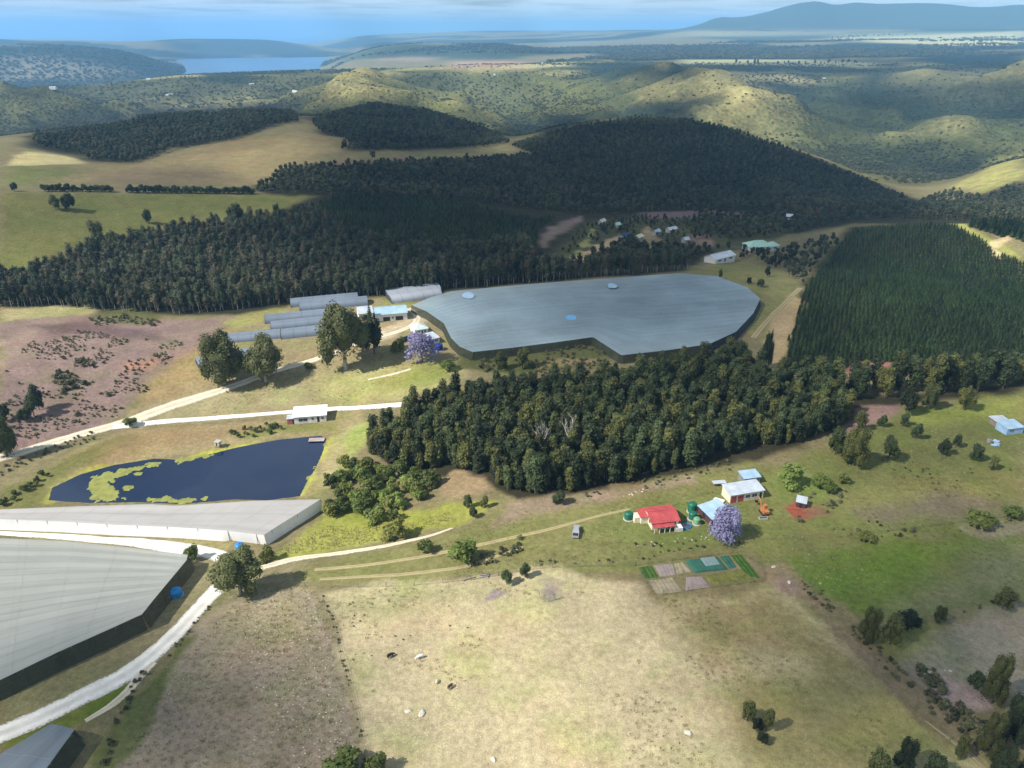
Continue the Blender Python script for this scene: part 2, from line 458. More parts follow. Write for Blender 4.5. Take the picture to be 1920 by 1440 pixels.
JIT = (fbm(GX, GY, 14, 3, 51) - 0.5)
JITF = (fbm(GX, GY, 90, 3, 52) - 0.5)
def paint(pts, col, soft=0.012, amt=1.0, scrub=None, stub=None, jit=1.0, n=5):
    """pts: outline in the photograph, carried onto the ground; soft: edge width as a share of the distance"""
    P3 = [at(p[0], p[1]) for p in densify(pts, n)]
    P = np.array([(math.atan2(v[0], v[1]), math.log(math.hypot(v[0], v[1]))) for v in P3])
    pad = soft * 3 + 0.01
    ja, jb = np.searchsorted(AZ, [P[:, 0].min() - pad, P[:, 0].max() + pad])
    ia, ib = np.searchsorted(LRR, [P[:, 1].min() - pad, P[:, 1].max() + pad])
    if ja >= jb or ia >= ib: return
    x = np.broadcast_to(AZ[None, ja:jb], (ib - ia, jb - ja)); y = np.broadcast_to(LRR[ia:ib, None], x.shape)
    d = edge_dist(P, x, y) * np.where(inside(P, x, y), 1, -1)
    r_ = rr[ia:ib, ja:jb]
    jj = np.where(r_ < 700, JIT[ia:ib, ja:jb] * 8 / r_, JITF[ia:ib, ja:jb] * 40 / r_) * jit
    w = sstep(d + jj, -soft, soft) * amt
    TINT[ia:ib, ja:jb] = TINT[ia:ib, ja:jb] * (1 - w[..., None]) + np.array(col) * w[..., None]
    if scrub is not None: SCRUB[ia:ib, ja:jb] = SCRUB[ia:ib, ja:jb] * (1 - w) + scrub * w
    if stub is not None: STUB[ia:ib, ja:jb] = STUB[ia:ib, ja:jb] * (1 - w) + stub * w

FOREST_FLOOR = sr(62, 60, 46)
# far plains, hills and fields
paint([(1280, 58), (1500, 62), (1920, 60), (1920, 74), (1600, 74), (1280, 68)], sr(205, 205, 160), 0.05, 0.7)
paint([(1560, 72), (1700, 68), (1920, 58), (1920, 84), (1800, 86), (1700, 84)], sr(225, 220, 170), 0.02)
paint([(1290, 70), (1560, 66), (1560, 72), (1400, 76)], sr(80, 96, 80), 0.02)
paint([(1490, 92), (1580, 80), (1720, 82), (1730, 100), (1640, 110)], sr(52, 74, 66), 0.02)
paint([(1690, 112), (1780, 102), (1920, 104), (1920, 128), (1860, 128)], sr(52, 74, 66), 0.02)
paint([(0, 84), (60, 86), (240, 95), (335, 133), (300, 138), (240, 130), (170, 112), (80, 104), (0, 106)], sr(58, 78, 62), 0.015)  # cloud shade on the far left hill, painted in as dark wood
paint([(0, 108), (90, 105), (170, 118), (250, 135), (180, 148), (0, 150)], sr(172, 160, 135), 0.03)
paint([(300, 78), (500, 72), (600, 92), (610, 100), (400, 104), (340, 96)], sr(62, 82, 70), 0.02)  # dark cloud shade on the far shore hills, coloured like forest
paint([(620, 116), (700, 92), (760, 84), (940, 84), (1020, 96), (960, 112), (820, 112), (760, 108)], sr(96, 112, 88), 0.02)
paint([(680, 112), (760, 106), (830, 108), (800, 114)], sr(185, 160, 140), 0.02)
paint([(840, 128), (850, 116), (940, 114), (1000, 118), (960, 130)], sr(205, 165, 140), 0.02)
paint([(960, 122), (1060, 116), (1080, 122), (980, 130), (880, 132)], sr(225, 210, 150), 0.02)
paint([(1010, 140), (1060, 132), (1095, 136), (1050, 142)], sr(215, 205, 140), 0.02)
paint([(1080, 122), (1160, 116), (1300, 120), (1300, 145), (1200, 150), (1130, 156)], sr(50, 68, 64), 0.02)  # far cloud shade painted into the ground as forest green
paint([(1280, 112), (1500, 112), (1640, 118), (1640, 126), (1400, 122), (1280, 120)], sr(210, 205, 150), 0.015)
paint([(1300, 150), (1400, 138), (1480, 140), (1540, 154), (1500, 158), (1360, 150)], sr(222, 205, 140), 0.02)
paint([(1350, 180), (1380, 164), (1430, 162), (1480, 178), (1420, 186)], sr(225, 208, 135), 0.02, 0.9, 0.2)
paint([(1290, 196), (1320, 186), (1370, 208), (1440, 240), (1500, 262), (1440, 262), (1380, 236)], sr(178, 170, 110), 0.03, 0.8, 0.4)
paint([(1420, 200), (1500, 160), (1700, 170), (1920, 160), (1920, 260), (1800, 230), (1640, 250), (1540, 240)], sr(66, 78, 52), 0.06, 0.8, 1.0)
paint([(1640, 126), (1920, 128), (1920, 160), (1780, 165), (1640, 145)], sr(128, 122, 92), 0.05, 0.6, 0.4)
paint([(1610, 130), (1680, 132), (1660, 170), (1620, 180), (1600, 160)], sr(58, 72, 62), 0.03)
paint([(940, 250), (960, 225), (1010, 216), (1090, 222), (1130, 235), (1080, 252)], sr(46, 60, 50), 0.02, 1, 0.8)
paint([(1140, 222), (1190, 196), (1280, 190), (1320, 205), (1300, 225), (1200, 220)], sr(52, 66, 54), 0.03, 1, 0.9)
paint([(700, 170), (880, 130), (1060, 140), (1160, 180), (1090, 205), (900, 225), (760, 205)], sr(150, 150, 88), 0.06, 0.5, 0.75)
paint([(760, 205), (900, 150), (930, 215), (860, 230)], sr(166, 160, 96), 0.05, 0.4)
paint([(0, 168), (120, 160), (300, 150), (500, 140), (640, 140), (700, 165), (620, 195), (480, 190), (250, 200), (60, 240), (0, 250)], sr(140, 136, 94), 0.05, 0.5, 0.9)
paint([(240, 210), (330, 190), (480, 182), (500, 190), (360, 205)], sr(175, 165, 112), 0.03, 0.8, 0.2)
paint([(0, 158), (130, 152), (160, 164), (60, 172), (0, 185)], sr(56, 72, 62), 0.02, 1)
paint([(380, 142), (470, 136), (470, 160), (390, 158)], sr(58, 72, 56), 0.01, 1)
# forested ridges
paint([(60, 240), (300, 205), (500, 195), (560, 214), (490, 250), (440, 262), (330, 280), (250, 306), (160, 300), (60, 275)], FOREST_FLOOR, 0.012, 1, 0.3)
paint([(310, 245), (430, 232), (480, 226), (420, 238), (365, 252)], sr(140, 145, 85), 0.006, 1, 0)
paint([(580, 222), (700, 193), (800, 205), (900, 235), (950, 268), (850, 280), (640, 284), (600, 245)], FOREST_FLOOR, 0.012, 1, 0.3)
paint([(470, 355), (530, 312), (640, 305), (860, 292), (1000, 286), (950, 270), (1050, 240), (1200, 216), (1300, 224), (1500, 284), (1640, 345), (1760, 390), (1920, 330), (1920, 430), (1600, 420), (1480, 440), (1300, 480), (1000, 500), (640, 400)], FOREST_FLOOR, 0.012, 1, 0.3)
paint([(1780, 352), (1860, 310), (1920, 288), (1920, 335), (1840, 362)], sr(190, 182, 105), 0.01, 0.9, 0.35)
# pastures on the left
paint([(0, 345), (0, 312), (150, 306), (250, 308), (330, 284), (440, 264), (560, 248), (660, 262), (660, 282), (560, 310), (500, 345), (240, 350)], sr(160, 142, 100), 0.008, 1, 0)
paint([(0, 345), (0, 312), (120, 310), (170, 318), (100, 335), (60, 346)], sr(122, 130, 70), 0.02, 0.8, 0)
paint([(0, 290), (50, 284), (130, 292), (150, 306), (0, 313)], sr(225, 208, 145), 0.005, 1, 0)
paint([(160, 346), (260, 315), (420, 322), (440, 340), (330, 348)], sr(136, 118, 94), 0.03, 0.7, 0)
paint([(640, 286), (960, 280), (975, 292), (860, 296), (640, 302), (610, 300)], sr(158, 148, 98), 0.005, 1, 0)
paint([(580, 300), (760, 296), (800, 302), (640, 310)], sr(160, 125, 112), 0.008, 0.8, 0)
paint([(0, 362), (300, 362), (600, 368), (590, 395), (440, 425), (260, 440), (180, 465), (90, 505), (0, 530)], sr(130, 130, 70), 0.008, 1, 0, 0.5)
paint([(0, 455), (120, 440), (170, 455), (60, 495), (0, 505)], sr(156, 150, 78), 0.03, 0.6, 0)
paint([(540, 385), (605, 372), (600, 392), (560, 402)], sr(165, 140, 105), 0.01, 0.8, 0)
# village clearing
paint([(1030, 482), (1095, 418), (1200, 404), (1420, 402), (1480, 430), (1420, 470), (1320, 470), (1200, 480), (1100, 492)], sr(104, 104, 70), 0.012, 0.8, 0.4)
paint([(1005, 455), (1030, 425), (1090, 405), (1090, 415), (1050, 440), (1020, 465)], sr(150, 128, 118), 0.006, 1, 0)
paint([(1070, 484), (1108, 464), (1163, 438), (1172, 447), (1124, 477), (1092, 494)], sr(212, 178, 138), 0.003, 1, 0)
paint([(1072, 482), (1092, 450), (1110, 428), (1118, 433), (1100, 468)], sr(170, 165, 95), 0.003, 1, 0)
paint([(1200, 400), (1290, 394), (1400, 398), (1400, 410), (1280, 408), (1220, 412)], sr(135, 112, 118), 0.006, 0.9, 0)
paint([(1290, 440), (1340, 438), (1330, 462), (1290, 460)], sr(165, 135, 120), 0.006, 0.9, 0)
paint([(1195, 450), (1215, 425), (1225, 440), (1245, 455), (1220, 465)], sr(190, 165, 125), 0.004, 0.8, 0)
paint([(1500, 390), (1560, 378), (1570, 392), (1520, 400)], sr(140, 80, 85), 0.006, 0.7, 0)
# forest floors of the middle ground
paint([(0, 530), (100, 510), (200, 460), (440, 425), (620, 360), (1000, 400), (1010, 470), (1080, 495), (1340, 470), (1280, 508), (840, 545), (700, 560), (560, 580), (440, 590), (200, 588), (0, 580)], FOREST_FLOOR, 0.008, 1, 0)
paint([(1460, 700), (1480, 600), (1500, 550), (1530, 500), (1590, 425), (1790, 418), (1850, 440), (1920, 480), (1920, 690), (1600, 700)], sr(58, 60, 42), 0.008, 1, 0)
paint([(1790, 420), (1810, 420), (1840, 440), (1890, 458), (1920, 478), (1920, 495), (1885, 478), (1860, 468), (1835, 448)], sr(178, 178, 95), 0.006, 1, 0)
paint([(1850, 456), (1900, 438), (1898, 448), (1872, 468), (1880, 482), (1866, 478)], sr(225, 205, 150), 0.003, 1, 0)
paint([(1570, 690), (1620, 680), (1700, 682), (1720, 700), (1640, 708), (1580, 704)], sr(165, 115, 105), 0.006, 1, 0)
paint([(1750, 680), (1920, 664), (1920, 690), (1780, 700)], sr(120, 96, 80), 0.006, 0.8, 0)
paint([(1690, 528), (1920, 512), (1920, 522), (1740, 536)], sr(130, 108, 95), 0.006, 0.6, 0)
paint([(690, 850), (700, 800), (830, 740), (1000, 720), (1190, 690), (1390, 650), (1440, 700), (1580, 745), (1920, 715), (1920, 745), (1700, 760), (1600, 800), (1480, 850), (1180, 910), (1000, 945), (900, 900), (760, 890)], sr(66, 62, 44), 0.008, 1, 0)
# grass and track right of the big net
paint([(1280, 512), (1300, 500), (1400, 490), (1480, 515), (1495, 545), (1480, 600), (1460, 690), (1440, 690), (1430, 640), (1400, 620), (1430, 560), (1400, 540)], sr(158, 150, 95), 0.006, 1, 0)
paint([(1484, 556), (1508, 568), (1478, 620), (1468, 690), (1438, 690), (1436, 630), (1456, 588)], sr(206, 176, 128), 0.005, 1, 0)
paint([(1310, 505), (1400, 492), (1460, 510), (1430, 525), (1360, 520)], sr(150, 146, 85), 0.01, 0.7, 0)
# ground round the packing sheds and between net and wood
paint([(380, 690), (430, 620), (560, 570), (720, 556), (800, 570), (860, 620), (900, 670), (880, 710), (700, 770), (260, 800), (240, 770)], sr(170, 155, 112), 0.01, 1, 0)
paint([(600, 700), (740, 680), (850, 690), (830, 720), (740, 750), (640, 758), (590, 740)], sr(196, 192, 118), 0.025, 0.8, 0)
paint([(700, 710), (790, 680), (870, 690), (830, 712), (740, 720)], sr(158, 162, 78), 0.02, 0.8, 0)
paint([(300, 780), (420, 735), (560, 720), (590, 755), (420, 775)], sr(186, 174, 126), 0.02, 0.8, 0)
paint([(720, 560), (770, 556), (780, 575), (720, 578), (700, 572)], sr(176, 172, 92), 0.008, 0.8, 0)
paint([(690, 625), (800, 585), (815, 600), (770, 612), (720, 640), (690, 640)], sr(214, 196, 158), 0.006, 1, 0)
paint([(870, 690), (860, 665), (1000, 652), (1110, 636), (1160, 665), (1120, 690), (960, 700)], sr(106, 108, 62), 0.008, 1, 0)
paint([(1010, 690), (1050, 672), (1140, 668), (1120, 685)], sr(170, 148, 105), 0.006, 0.8, 0)
# cleared pink hillside on the left
paint([(0, 690), (0, 578), (170, 572), (180, 590), (60, 600)], sr(190, 178, 125), 0.008, 1, 0)
paint([(0, 605), (90, 594), (200, 592), (330, 604), (440, 595), (420, 625), (350, 670), (270, 730), (235, 775), (150, 825), (0, 860), (0, 900)], sr(160, 134, 124), 0.008, 1, 0, 1.0)
paint([(0, 665), (60, 600), (130, 596), (60, 640), (0, 700)], sr(184, 158, 140), 0.02, 0.6)
paint([(60, 610), (160, 606), (290, 622), (320, 640), (200, 630), (90, 625)], sr(118, 96, 98), 0.012, 0.8)
paint([(230, 680), (290, 672), (280, 690), (240, 695)], sr(200, 145, 115), 0.01, 0.8)
paint([(240, 775), (270, 728), (350, 668), (430, 610), (440, 640), (400, 690), (380, 720), (300, 755)], sr(178, 156, 108), 0.012, 1, 0, 0.4)
paint([(420, 605), (470, 585), (560, 572), (520, 596), (460, 612), (440, 618)], sr(176, 170, 100), 0.01, 0.8)
paint([(170, 590), (240, 575), (300, 595), (260, 612), (190, 600)], sr(112, 116, 66), 0.008, 0.8)
# dam surrounds
paint([(0, 940), (60, 890), (130, 850), (240, 806), (540, 785), (640, 775), (690, 770), (680, 830), (640, 880), (610, 930), (560, 940), (590, 880), (604, 830), (520, 825), (330, 862), (150, 890), (92, 938), (0, 960)], sr(176, 158, 112), 0.008, 1, 0)
paint([(0, 955), (0, 915), (60, 890), (120, 862), (240, 815), (280, 815), (140, 880), (90, 925), (60, 950)], sr(128, 130, 66), 0.012, 0.85)
paint([(240, 812), (330, 802), (480, 795), (540, 800), (420, 825), (280, 845), (190, 868)], sr(168, 140, 98), 0.02, 0.7)
paint([(430, 815), (520, 795), (640, 792), (630, 815), (520, 812), (460, 825)], sr(140, 146, 68), 0.012, 0.8)
paint([(610, 815), (640, 812), (680, 780), (690, 800), (660, 840), (640, 880), (620, 925), (600, 930)], sr(196, 182, 128), 0.01, 0.9)
paint([(640, 830), (665, 800), (690, 790), (690, 830), (660, 870), (640, 900), (635, 870)], sr(178, 186, 98), 0.01, 0.9)
paint([(96, 940), (90, 912), (150, 884), (290, 854), (330, 856), (440, 834), (440, 846), (330, 870), (200, 884), (120, 910)], sr(196, 190, 70), 0.006, 0.9)
paint([(330, 860), (420, 842), (480, 826), (520, 820), (440, 846), (400, 856), (330, 872)], sr(204, 206, 60), 0.005, 0.9)
paint([(612, 815), (628, 805), (632, 822), (606, 862), (586, 900), (572, 930), (560, 930), (590, 880), (606, 836)], sr(206, 202, 90), 0.005, 0.9)
# lower left: verges, roadside and stubble field
paint([(0, 1000), (350, 1030), (440, 1050), (560, 1040), (600, 1090), (480, 1100), (400, 1130), (300, 1240), (160, 1330), (0, 1390)], sr(160, 148, 108), 0.01, 1, 0)
paint([(0, 1005), (0, 990), (430, 1018), (440, 1040), (300, 1022), (120, 1008)], sr(170, 160, 105), 0.004, 0.9)
paint([(470, 1098), (600, 1104), (632, 1200), (664, 1330), (690, 1440), (690, 1500), (150, 1500), (200, 1420), (290, 1290), (350, 1210), (420, 1122)], sr(172, 156, 132), 0.01, 1, 0, 1.0)
paint([(420, 1140), (560, 1105), (600, 1150), (560, 1210), (420, 1200)], sr(178, 166, 122), 0.05, 0.7)
paint([(150, 1500), (180, 1410), (280, 1290), (340, 1200), (360, 1200), (300, 1290), (240, 1400), (200, 1500)], sr(112, 120, 62), 0.008, 0.9)
paint([(0, 1410), (0, 1385), (150, 1320), (230, 1285), (250, 1290), (200, 1330), (120, 1375), (40, 1400)], sr(128, 138, 48), 0.008, 0.9)
paint([(150, 1345), (225, 1290), (232, 1300), (170, 1355)], sr(118, 140, 38), 0.006, 0.9)
# middle: bright grass hollow, tracks and the big dry paddock
paint([(490, 1055), (560, 1000), (610, 960), (650, 930), (740, 960), (850, 945), (930, 940), (860, 985), (740, 1012), (600, 1040)], sr(172, 172, 78), 0.01, 1, 0)
paint([(600, 990), (680, 960), (800, 965), (840, 940), (860, 960), (760, 1000), (640, 1022)], sr(172, 174, 72), 0.02, 0.8)
paint([(830, 900), (850, 888), (910, 895), (920, 918), (860, 935), (820, 935)], sr(176, 150, 112), 0.006, 0.9)
paint([(540, 1075), (700, 1030), (850, 1000), (960, 945), (1150, 920), (1330, 880), (1420, 870), (1420, 1050), (1200, 1080), (1000, 1070), (800, 1095), (600, 1110)], sr(146, 142, 86), 0.01, 1, 0, 0.35)
paint([(590, 1110), (720, 1085), (860, 1082), (1000, 1070), (1200, 1090), (1230, 1122), (1440, 1094), (1500, 1120), (1840, 1410), (1900, 1500), (690, 1500), (660, 1330), (630, 1200)], sr(214, 196, 152), 0.012, 1, 0, 0.18)
paint([(600, 1112), (720, 1085), (900, 1085), (1000, 1100), (900, 1130), (720, 1140), (640, 1180)], sr(188, 180, 130), 0.03, 0.7)
paint([(1230, 1120), (1440, 1092), (1500, 1130), (1700, 1290), (1640, 1300), (1500, 1250), (1330, 1240), (1250, 1180)], sr(162, 144, 94), 0.05, 0.85)
paint([(1380, 1260), (1550, 1220), (1760, 1350), (1830, 1420), (1600, 1500), (1420, 1500), (1350, 1380)], sr(154, 148, 82), 0.05, 0.75)
paint([(1620, 1300), (1700, 1300), (1730, 1340), (1680, 1380), (1580, 1390)], sr(206, 190, 112), 0.04, 0.8)
paint([(880, 1140), (930, 1105), (950, 1110), (900, 1140)], sr(168, 150, 148), 0.006, 0.9)
paint([(1000, 1125), (1020, 1090), (1050, 1095), (1062, 1130), (1030, 1140)], sr(160, 140, 142), 0.01, 0.7)
paint([(930, 985), (960, 945), (1100, 925), (1250, 905), (1300, 890), (1300, 905), (1150, 935), (1000, 960)], sr(172, 148, 126), 0.012, 0.85)
paint([(1100, 1000), (1160, 960), (1340, 925), (1420, 900), (1500, 880), (1540, 900), (1460, 930), (1400, 1010), (1180, 1030)], sr(130, 140, 70), 0.03, 0.8)
# right hand fields
paint([(1420, 1060), (1400, 880), (1560, 840), (1690, 765), (1920, 735), (1920, 1020), (1700, 1010), (1560, 1040)], sr(136, 138, 76), 0.012, 1, 0, 0.35)
paint([(1700, 775), (1800, 752), (1920, 742), (1920, 790), (1820, 790), (1720, 800)], sr(166, 172, 78), 0.02, 0.8)
paint([(1440, 900), (1500, 890), (1560, 910), (1540, 930), (1470, 935)], sr(138, 156, 76), 0.02, 0.8)
paint([(1580, 930), (1700, 900), (1850, 900), (1920, 900), (1920, 930), (1700, 960), (1580, 960)], sr(166, 158, 92), 0.05, 0.6)
paint([(1620, 965), (1720, 932), (1800, 925), (1900, 950), (1800, 965), (1680, 980)], sr(150, 132, 112), 0.02, 0.75)
paint([(1460, 1060), (1600, 1015), (1750, 1000), (1920, 1000), (1920, 1130), (1700, 1160), (1600, 1150), (1520, 1100)], sr(122, 134, 62), 0.012, 1, 0, 0.3)
paint([(1490, 1080), (1600, 1040), (1700, 1015), (1800, 1040), (1720, 1090), (1600, 1125), (1530, 1110)], sr(108, 138, 44), 0.04, 0.85)
paint([(1790, 1050), (1920, 1030), (1920, 1120), (1760, 1150), (1680, 1155), (1720, 1120)], sr(150, 150, 112), 0.04, 0.8)
paint([(1800, 990), (1920, 985), (1920, 1005), (1820, 1002)], sr(176, 160, 135), 0.01, 0.8)
paint([(1690, 1230), (1760, 1180), (1840, 1150), (1920, 1130), (1920, 1310), (1880, 1280), (1840, 1300), (1760, 1330), (1700, 1280)], sr(176, 164, 140), 0.012, 1, 0, 0.2)
paint([(1750, 1300), (1780, 1282), (1840, 1290), (1870, 1330), (1820, 1335)], sr(206, 178, 166), 0.008, 1)
paint([(1640, 1200), (1720, 1160), (1760, 1170), (1700, 1220), (1660, 1240)], sr(160, 160, 80), 0.02, 0.8)
paint([(1420, 1070), (1470, 1062), (1560, 1140), (1680, 1260), (1850, 1420), (1830, 1430), (1640, 1270), (1500, 1130)], sr(164, 142, 108), 0.01, 0.85)
paint([(1870, 1400), (1920, 1360), (1920, 1500), (1860, 1500)], sr(150, 132, 100), 0.02, 0.8)
paint([(1590, 800), (1620, 762), (1690, 758), (1680, 772), (1640, 790), (1600, 812)], sr(176, 140, 132), 0.008, 0.9)
paint([(1462, 950), (1500, 938), (1530, 962), (1500, 978), (1478, 970)], sr(172, 96, 72), 0.004, 1)
paint([(1505, 950), (1540, 948), (1560, 966), (1520, 970)], sr(158, 120, 88), 0.008, 0.8)
paint([(1440, 1095), (1470, 1080), (1500, 1110), (1470, 1120)], sr(178, 150, 130), 0.01, 0.8)

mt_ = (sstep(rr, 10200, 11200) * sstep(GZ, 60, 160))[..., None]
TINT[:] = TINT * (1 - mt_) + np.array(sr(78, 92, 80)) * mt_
lum_ = TINT @ np.array([0.3, 0.6, 0.1])
TINT[:] = TINT * 0.93 + lum_[..., None] * 0.07          # dusty, sun-bleached grass and soil
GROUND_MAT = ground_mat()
def setting(o, name=None):
    o['kind'] = 'structure'; return o

def grid_object(name, X, Y, Z, m):
    nr, na = X.shape
    v = np.stack([X, Y, Z], -1).reshape(-1, 3)
    i = np.arange((nr - 1) * (na - 1)); r0 = i // (na - 1); c0 = i % (na - 1)
    a = r0 * na + c0
    q = np.stack([a, a + 1, a + na + 1, a + na], -1)[:, ::-1]
    me = bpy.data.meshes.new(name)
    me.vertices.add(len(v)); me.vertices.foreach_set('co', v.ravel().astype(np.float32))
    me.loops.add(q.size); me.loops.foreach_set('vertex_index', q.ravel().astype(np.int32))
    me.polygons.add(len(q)); me.polygons.foreach_set('loop_start', np.arange(0, q.size, 4, dtype=np.int32)); me.polygons.foreach_set('loop_total', np.full(len(q), 4, dtype=np.int32))
    me.update(calc_edges=True)
    me.polygons.foreach_set('use_smooth', np.ones(len(q), bool))
    me.materials.append(m)
    o = bpy.data.objects.new(name, me); COL.objects.link(o)
    return o

g = grid_object('ground', GX, GY, GZ, GROUND_MAT); setting(g)
me = g.data
LOW = float(GZ.min())
a_ = me.attributes.new('tint', 'FLOAT_COLOR', 'POINT')
a_.data.foreach_set('color', np.concatenate([TINT.reshape(-1, 3), np.ones((NR * NA, 1))], 1).ravel().astype(np.float32))
a_ = me.attributes.new('scrub', 'FLOAT', 'POINT'); a_.data.foreach_set('value', SCRUB.ravel().astype(np.float32))
a_ = me.attributes.new('stubble', 'FLOAT', 'POINT'); a_.data.foreach_set('value', STUB.ravel().astype(np.float32))

# water: lagoon, sea, dam
def water_mat(name, deep, rough, ripple, spec=0.5):
    m, t, p = new_mat(name)
    tc = t.new('ShaderNodeNewGeometry').outputs['Position']
    p.inputs['Base Color'].default_value = (*deep, 1); p.inputs['Roughness'].default_value = rough
    p.inputs['Specular IOR Level'].default_value = spec; p.inputs['IOR'].default_value = 1.45 if name == 'dam_surface' else 1.33
    n = t.noise(tc, ripple, 4, 0.6)
    b = t.new('ShaderNodeBump'); b.inputs['Strength'].default_value = 0.035; b.inputs['Distance'].default_value = 0.05
    t.link(n, b.inputs['Height']); t.link(b.outputs[0], p.inputs['Normal'])
    c = t.scale_col(deep, t.rng(t.noise(tc, ripple * 0.02, 3), 0.3, 0.7, 0.85, 1.15)); t.link(c, p.inputs['Base Color'])
    return m
WM = water_mat('salt_water', (0.02, 0.13, 0.30), 0.25, 0.05)
def sector(name, r0, r1, z, m, n=80, k=12):
    a = np.linspace(R(-62), R(62), n); r_ = np.exp(np.linspace(math.log(r0), math.log(r1), k))
    return setting(grid_object(name, np.sin(a)[None] * r_[:, None], np.cos(a)[None] * r_[:, None], np.full((k, n), z), m))
sector('lagoon_water', 3900, 10400, -160, WM)
sector('sea_water', 10400, 58500, -160, WM)

def flat_mesh(name, P, z, m):
    bm = bmesh.new()
    vs = [bm.verts.new((p[0], p[1], z)) for p in P]
    es = [bm.edges.new((vs[i], vs[(i + 1) % len(vs)])) for i in range(len(vs))]
    bmesh.ops.triangle_fill(bm, edges=es, use_beauty=True)
    for f in bm.faces:
        if f.normal.z < 0: f.normal_flip()
    me = bpy.data.meshes.new(name); bm.to_mesh(me); bm.free(); me.materials.append(m)
    o = bpy.data.objects.new(name, me); COL.objects.link(o); return o
cen = POND.mean(0)
pond_w = flat_mesh('dam_water', cen + (POND - cen) * 1.04, POND_Z, water_mat('dam_surface', (0.001, 0.009, 0.038), 0.008, 0.9, 1.0))
setting(pond_w)
# ------------------------------------------------------------------ mesh helpers
def mesh_np(name, V, Fq, m, smooth=False):
    """V: (n,3) points, Fq: list/array of faces (quads or tris)"""
    me = bpy.data.meshes.new(name)
    me.from_pydata([tuple(v) for v in V], [], [tuple(int(i) for i in f) for f in Fq])
    me.materials.append(m)
    if smooth:
        me.polygons.foreach_set('use_smooth', np.ones(len(me.polygons), bool))
    return me

def obj(name, me, parent=None):
    o = bpy.data.objects.new(name, me); COL.objects.link(o)
    if parent is not None: o.parent = parent
    return o

def thing(name, label, cat, loc=(0, 0, 0), rz=0.0, group=None, scale=None):
    o = bpy.data.objects.new(name, None); COL.objects.link(o)
    o.location = loc; o.rotation_euler = (0, 0, rz); o['label'] = label; o['category'] = cat
    o.empty_display_size = 0.5
    if group: o['group'] = group
    if scale: o.scale = scale
    return o

def tag(o, label=None, cat=None, group=None, kind=None):
    for k, v in (('label', label), ('category', cat), ('group', group), ('kind', kind)):
        if v: o[k] = v
    return o

def leaf_mat(name, col, var=0.35, trans=0.25, tipcol=None, hue=0.06):
    m, t, p = new_mat(name)
    tc = t.new('ShaderNodeTexCoord').outputs['Object']
    rnd = t.new('ShaderNodeObjectInfo').outputs['Random']
    n = t.noise(tc, 0.45, 3, 0.6)
    f = t.math('MULTIPLY', t.rng(rnd, 0, 1, 1 - var, 1 + var), t.rng(n, 0.3, 0.7, 0.7, 1.3))
    loc = t.new('ShaderNodeObjectInfo').outputs['Location']
    f = t.math('MULTIPLY', f, t.math('MULTIPLY', t.rng(t.noise(loc, 0.022, 3, 0.6), 0.35, 0.65, 0.58, 1.25), t.rng(t.noise(loc, 0.09, 2, 0.5), 0.3, 0.7, 0.8, 1.25)))
    c = t.scale_col(col, f)
    if tipcol:
        r2 = t.math('FRACT', t.math('MULTIPLY', rnd, 7.13), 0.0)
        c = t.mixc(t.rng(r2, 0.55, 1.0, 0, 0.85), c, t.scale_col(tipcol, t.rng(n, 0.3, 0.7, 0.75, 1.25)))
    t.link(c, p.inputs['Base Color'])
    p.inputs['Roughness'].default_value = 0.6; p.inputs['Specular IOR Level'].default_value = 0.25
    tr = t.new('ShaderNodeBsdfTranslucent'); t.link(c, tr.inputs['Color'])
    mx = t.new('ShaderNodeMixShader'); mx.inputs[0].default_value = trans
    out = t.n['Material Output']
    t.link(p.outputs[0], mx.inputs[1]); t.link(tr.outputs[0], mx.inputs[2]); t.link(mx.outputs[0], out.inputs['Surface'])
    return m

def leaf_quads(blobs, n, size, seed, up=0.25, shell=(0.55, 1.05), stretch=1.3, down=0.0):
    g = np.random.default_rng(seed)
    B = np.array(blobs, float)
    vol = (B[:, 3] * B[:, 4] + B[:, 4] * B[:, 5] + B[:, 3] * B[:, 5]); k = g.choice(len(B), n, p=vol / vol.sum())
    d = g.normal(size=(n, 3)); d /= np.linalg.norm(d, axis=1)[:, None]
    d[:, 2] = np.where((d[:, 2] < -0.35) & (g.random(n) < 0.6), -d[:, 2], d[:, 2])
    rad = shell[0] + (shell[1] - shell[0]) * g.random(n) ** 0.6
    P = B[k, :3] + d * B[k, 3:6] * rad[:, None]
    nrm = d + g.normal(size=(n, 3)) * 0.55 + np.array([0, 0, up]); nrm /= np.linalg.norm(nrm, axis=1)[:, None]
    t1 = np.cross(nrm, g.normal(size=(n, 3))); t1 /= np.linalg.norm(t1, axis=1)[:, None]
    t2 = np.cross(nrm, t1)
    s = size * (0.6 + 0.8 * g.random(n))[:, None]
    a = t1 * s * stretch; b = t2 * s
    V = np.stack([P - a * 0.5, P + b * 0.5, P + a * 0.6, P - b * 0.5], 1).reshape(-1, 3)
    Fq = np.arange(n * 4).reshape(-1, 4)
    return V, Fq

def core_blobs(blobs, seed, k=0.72):
    V, Fq = [], []
    g = np.random.default_rng(seed)
    for b in blobs:
        bm = bmesh.new(); bmesh.ops.create_icosphere(bm, subdivisions=1, radius=1.0)
        o = len(V)
        for v in bm.verts:
            j = 0.8 + 0.4 * g.random()
            V.append((b[0] + v.co.x * b[3] * k * j, b[1] + v.co.y * b[4] * k * j, b[2] + v.co.z * b[5] * k * j))
        for f in bm.faces: Fq.append([o + v.index for v in f.verts])
        bm.free()
    return V, Fq

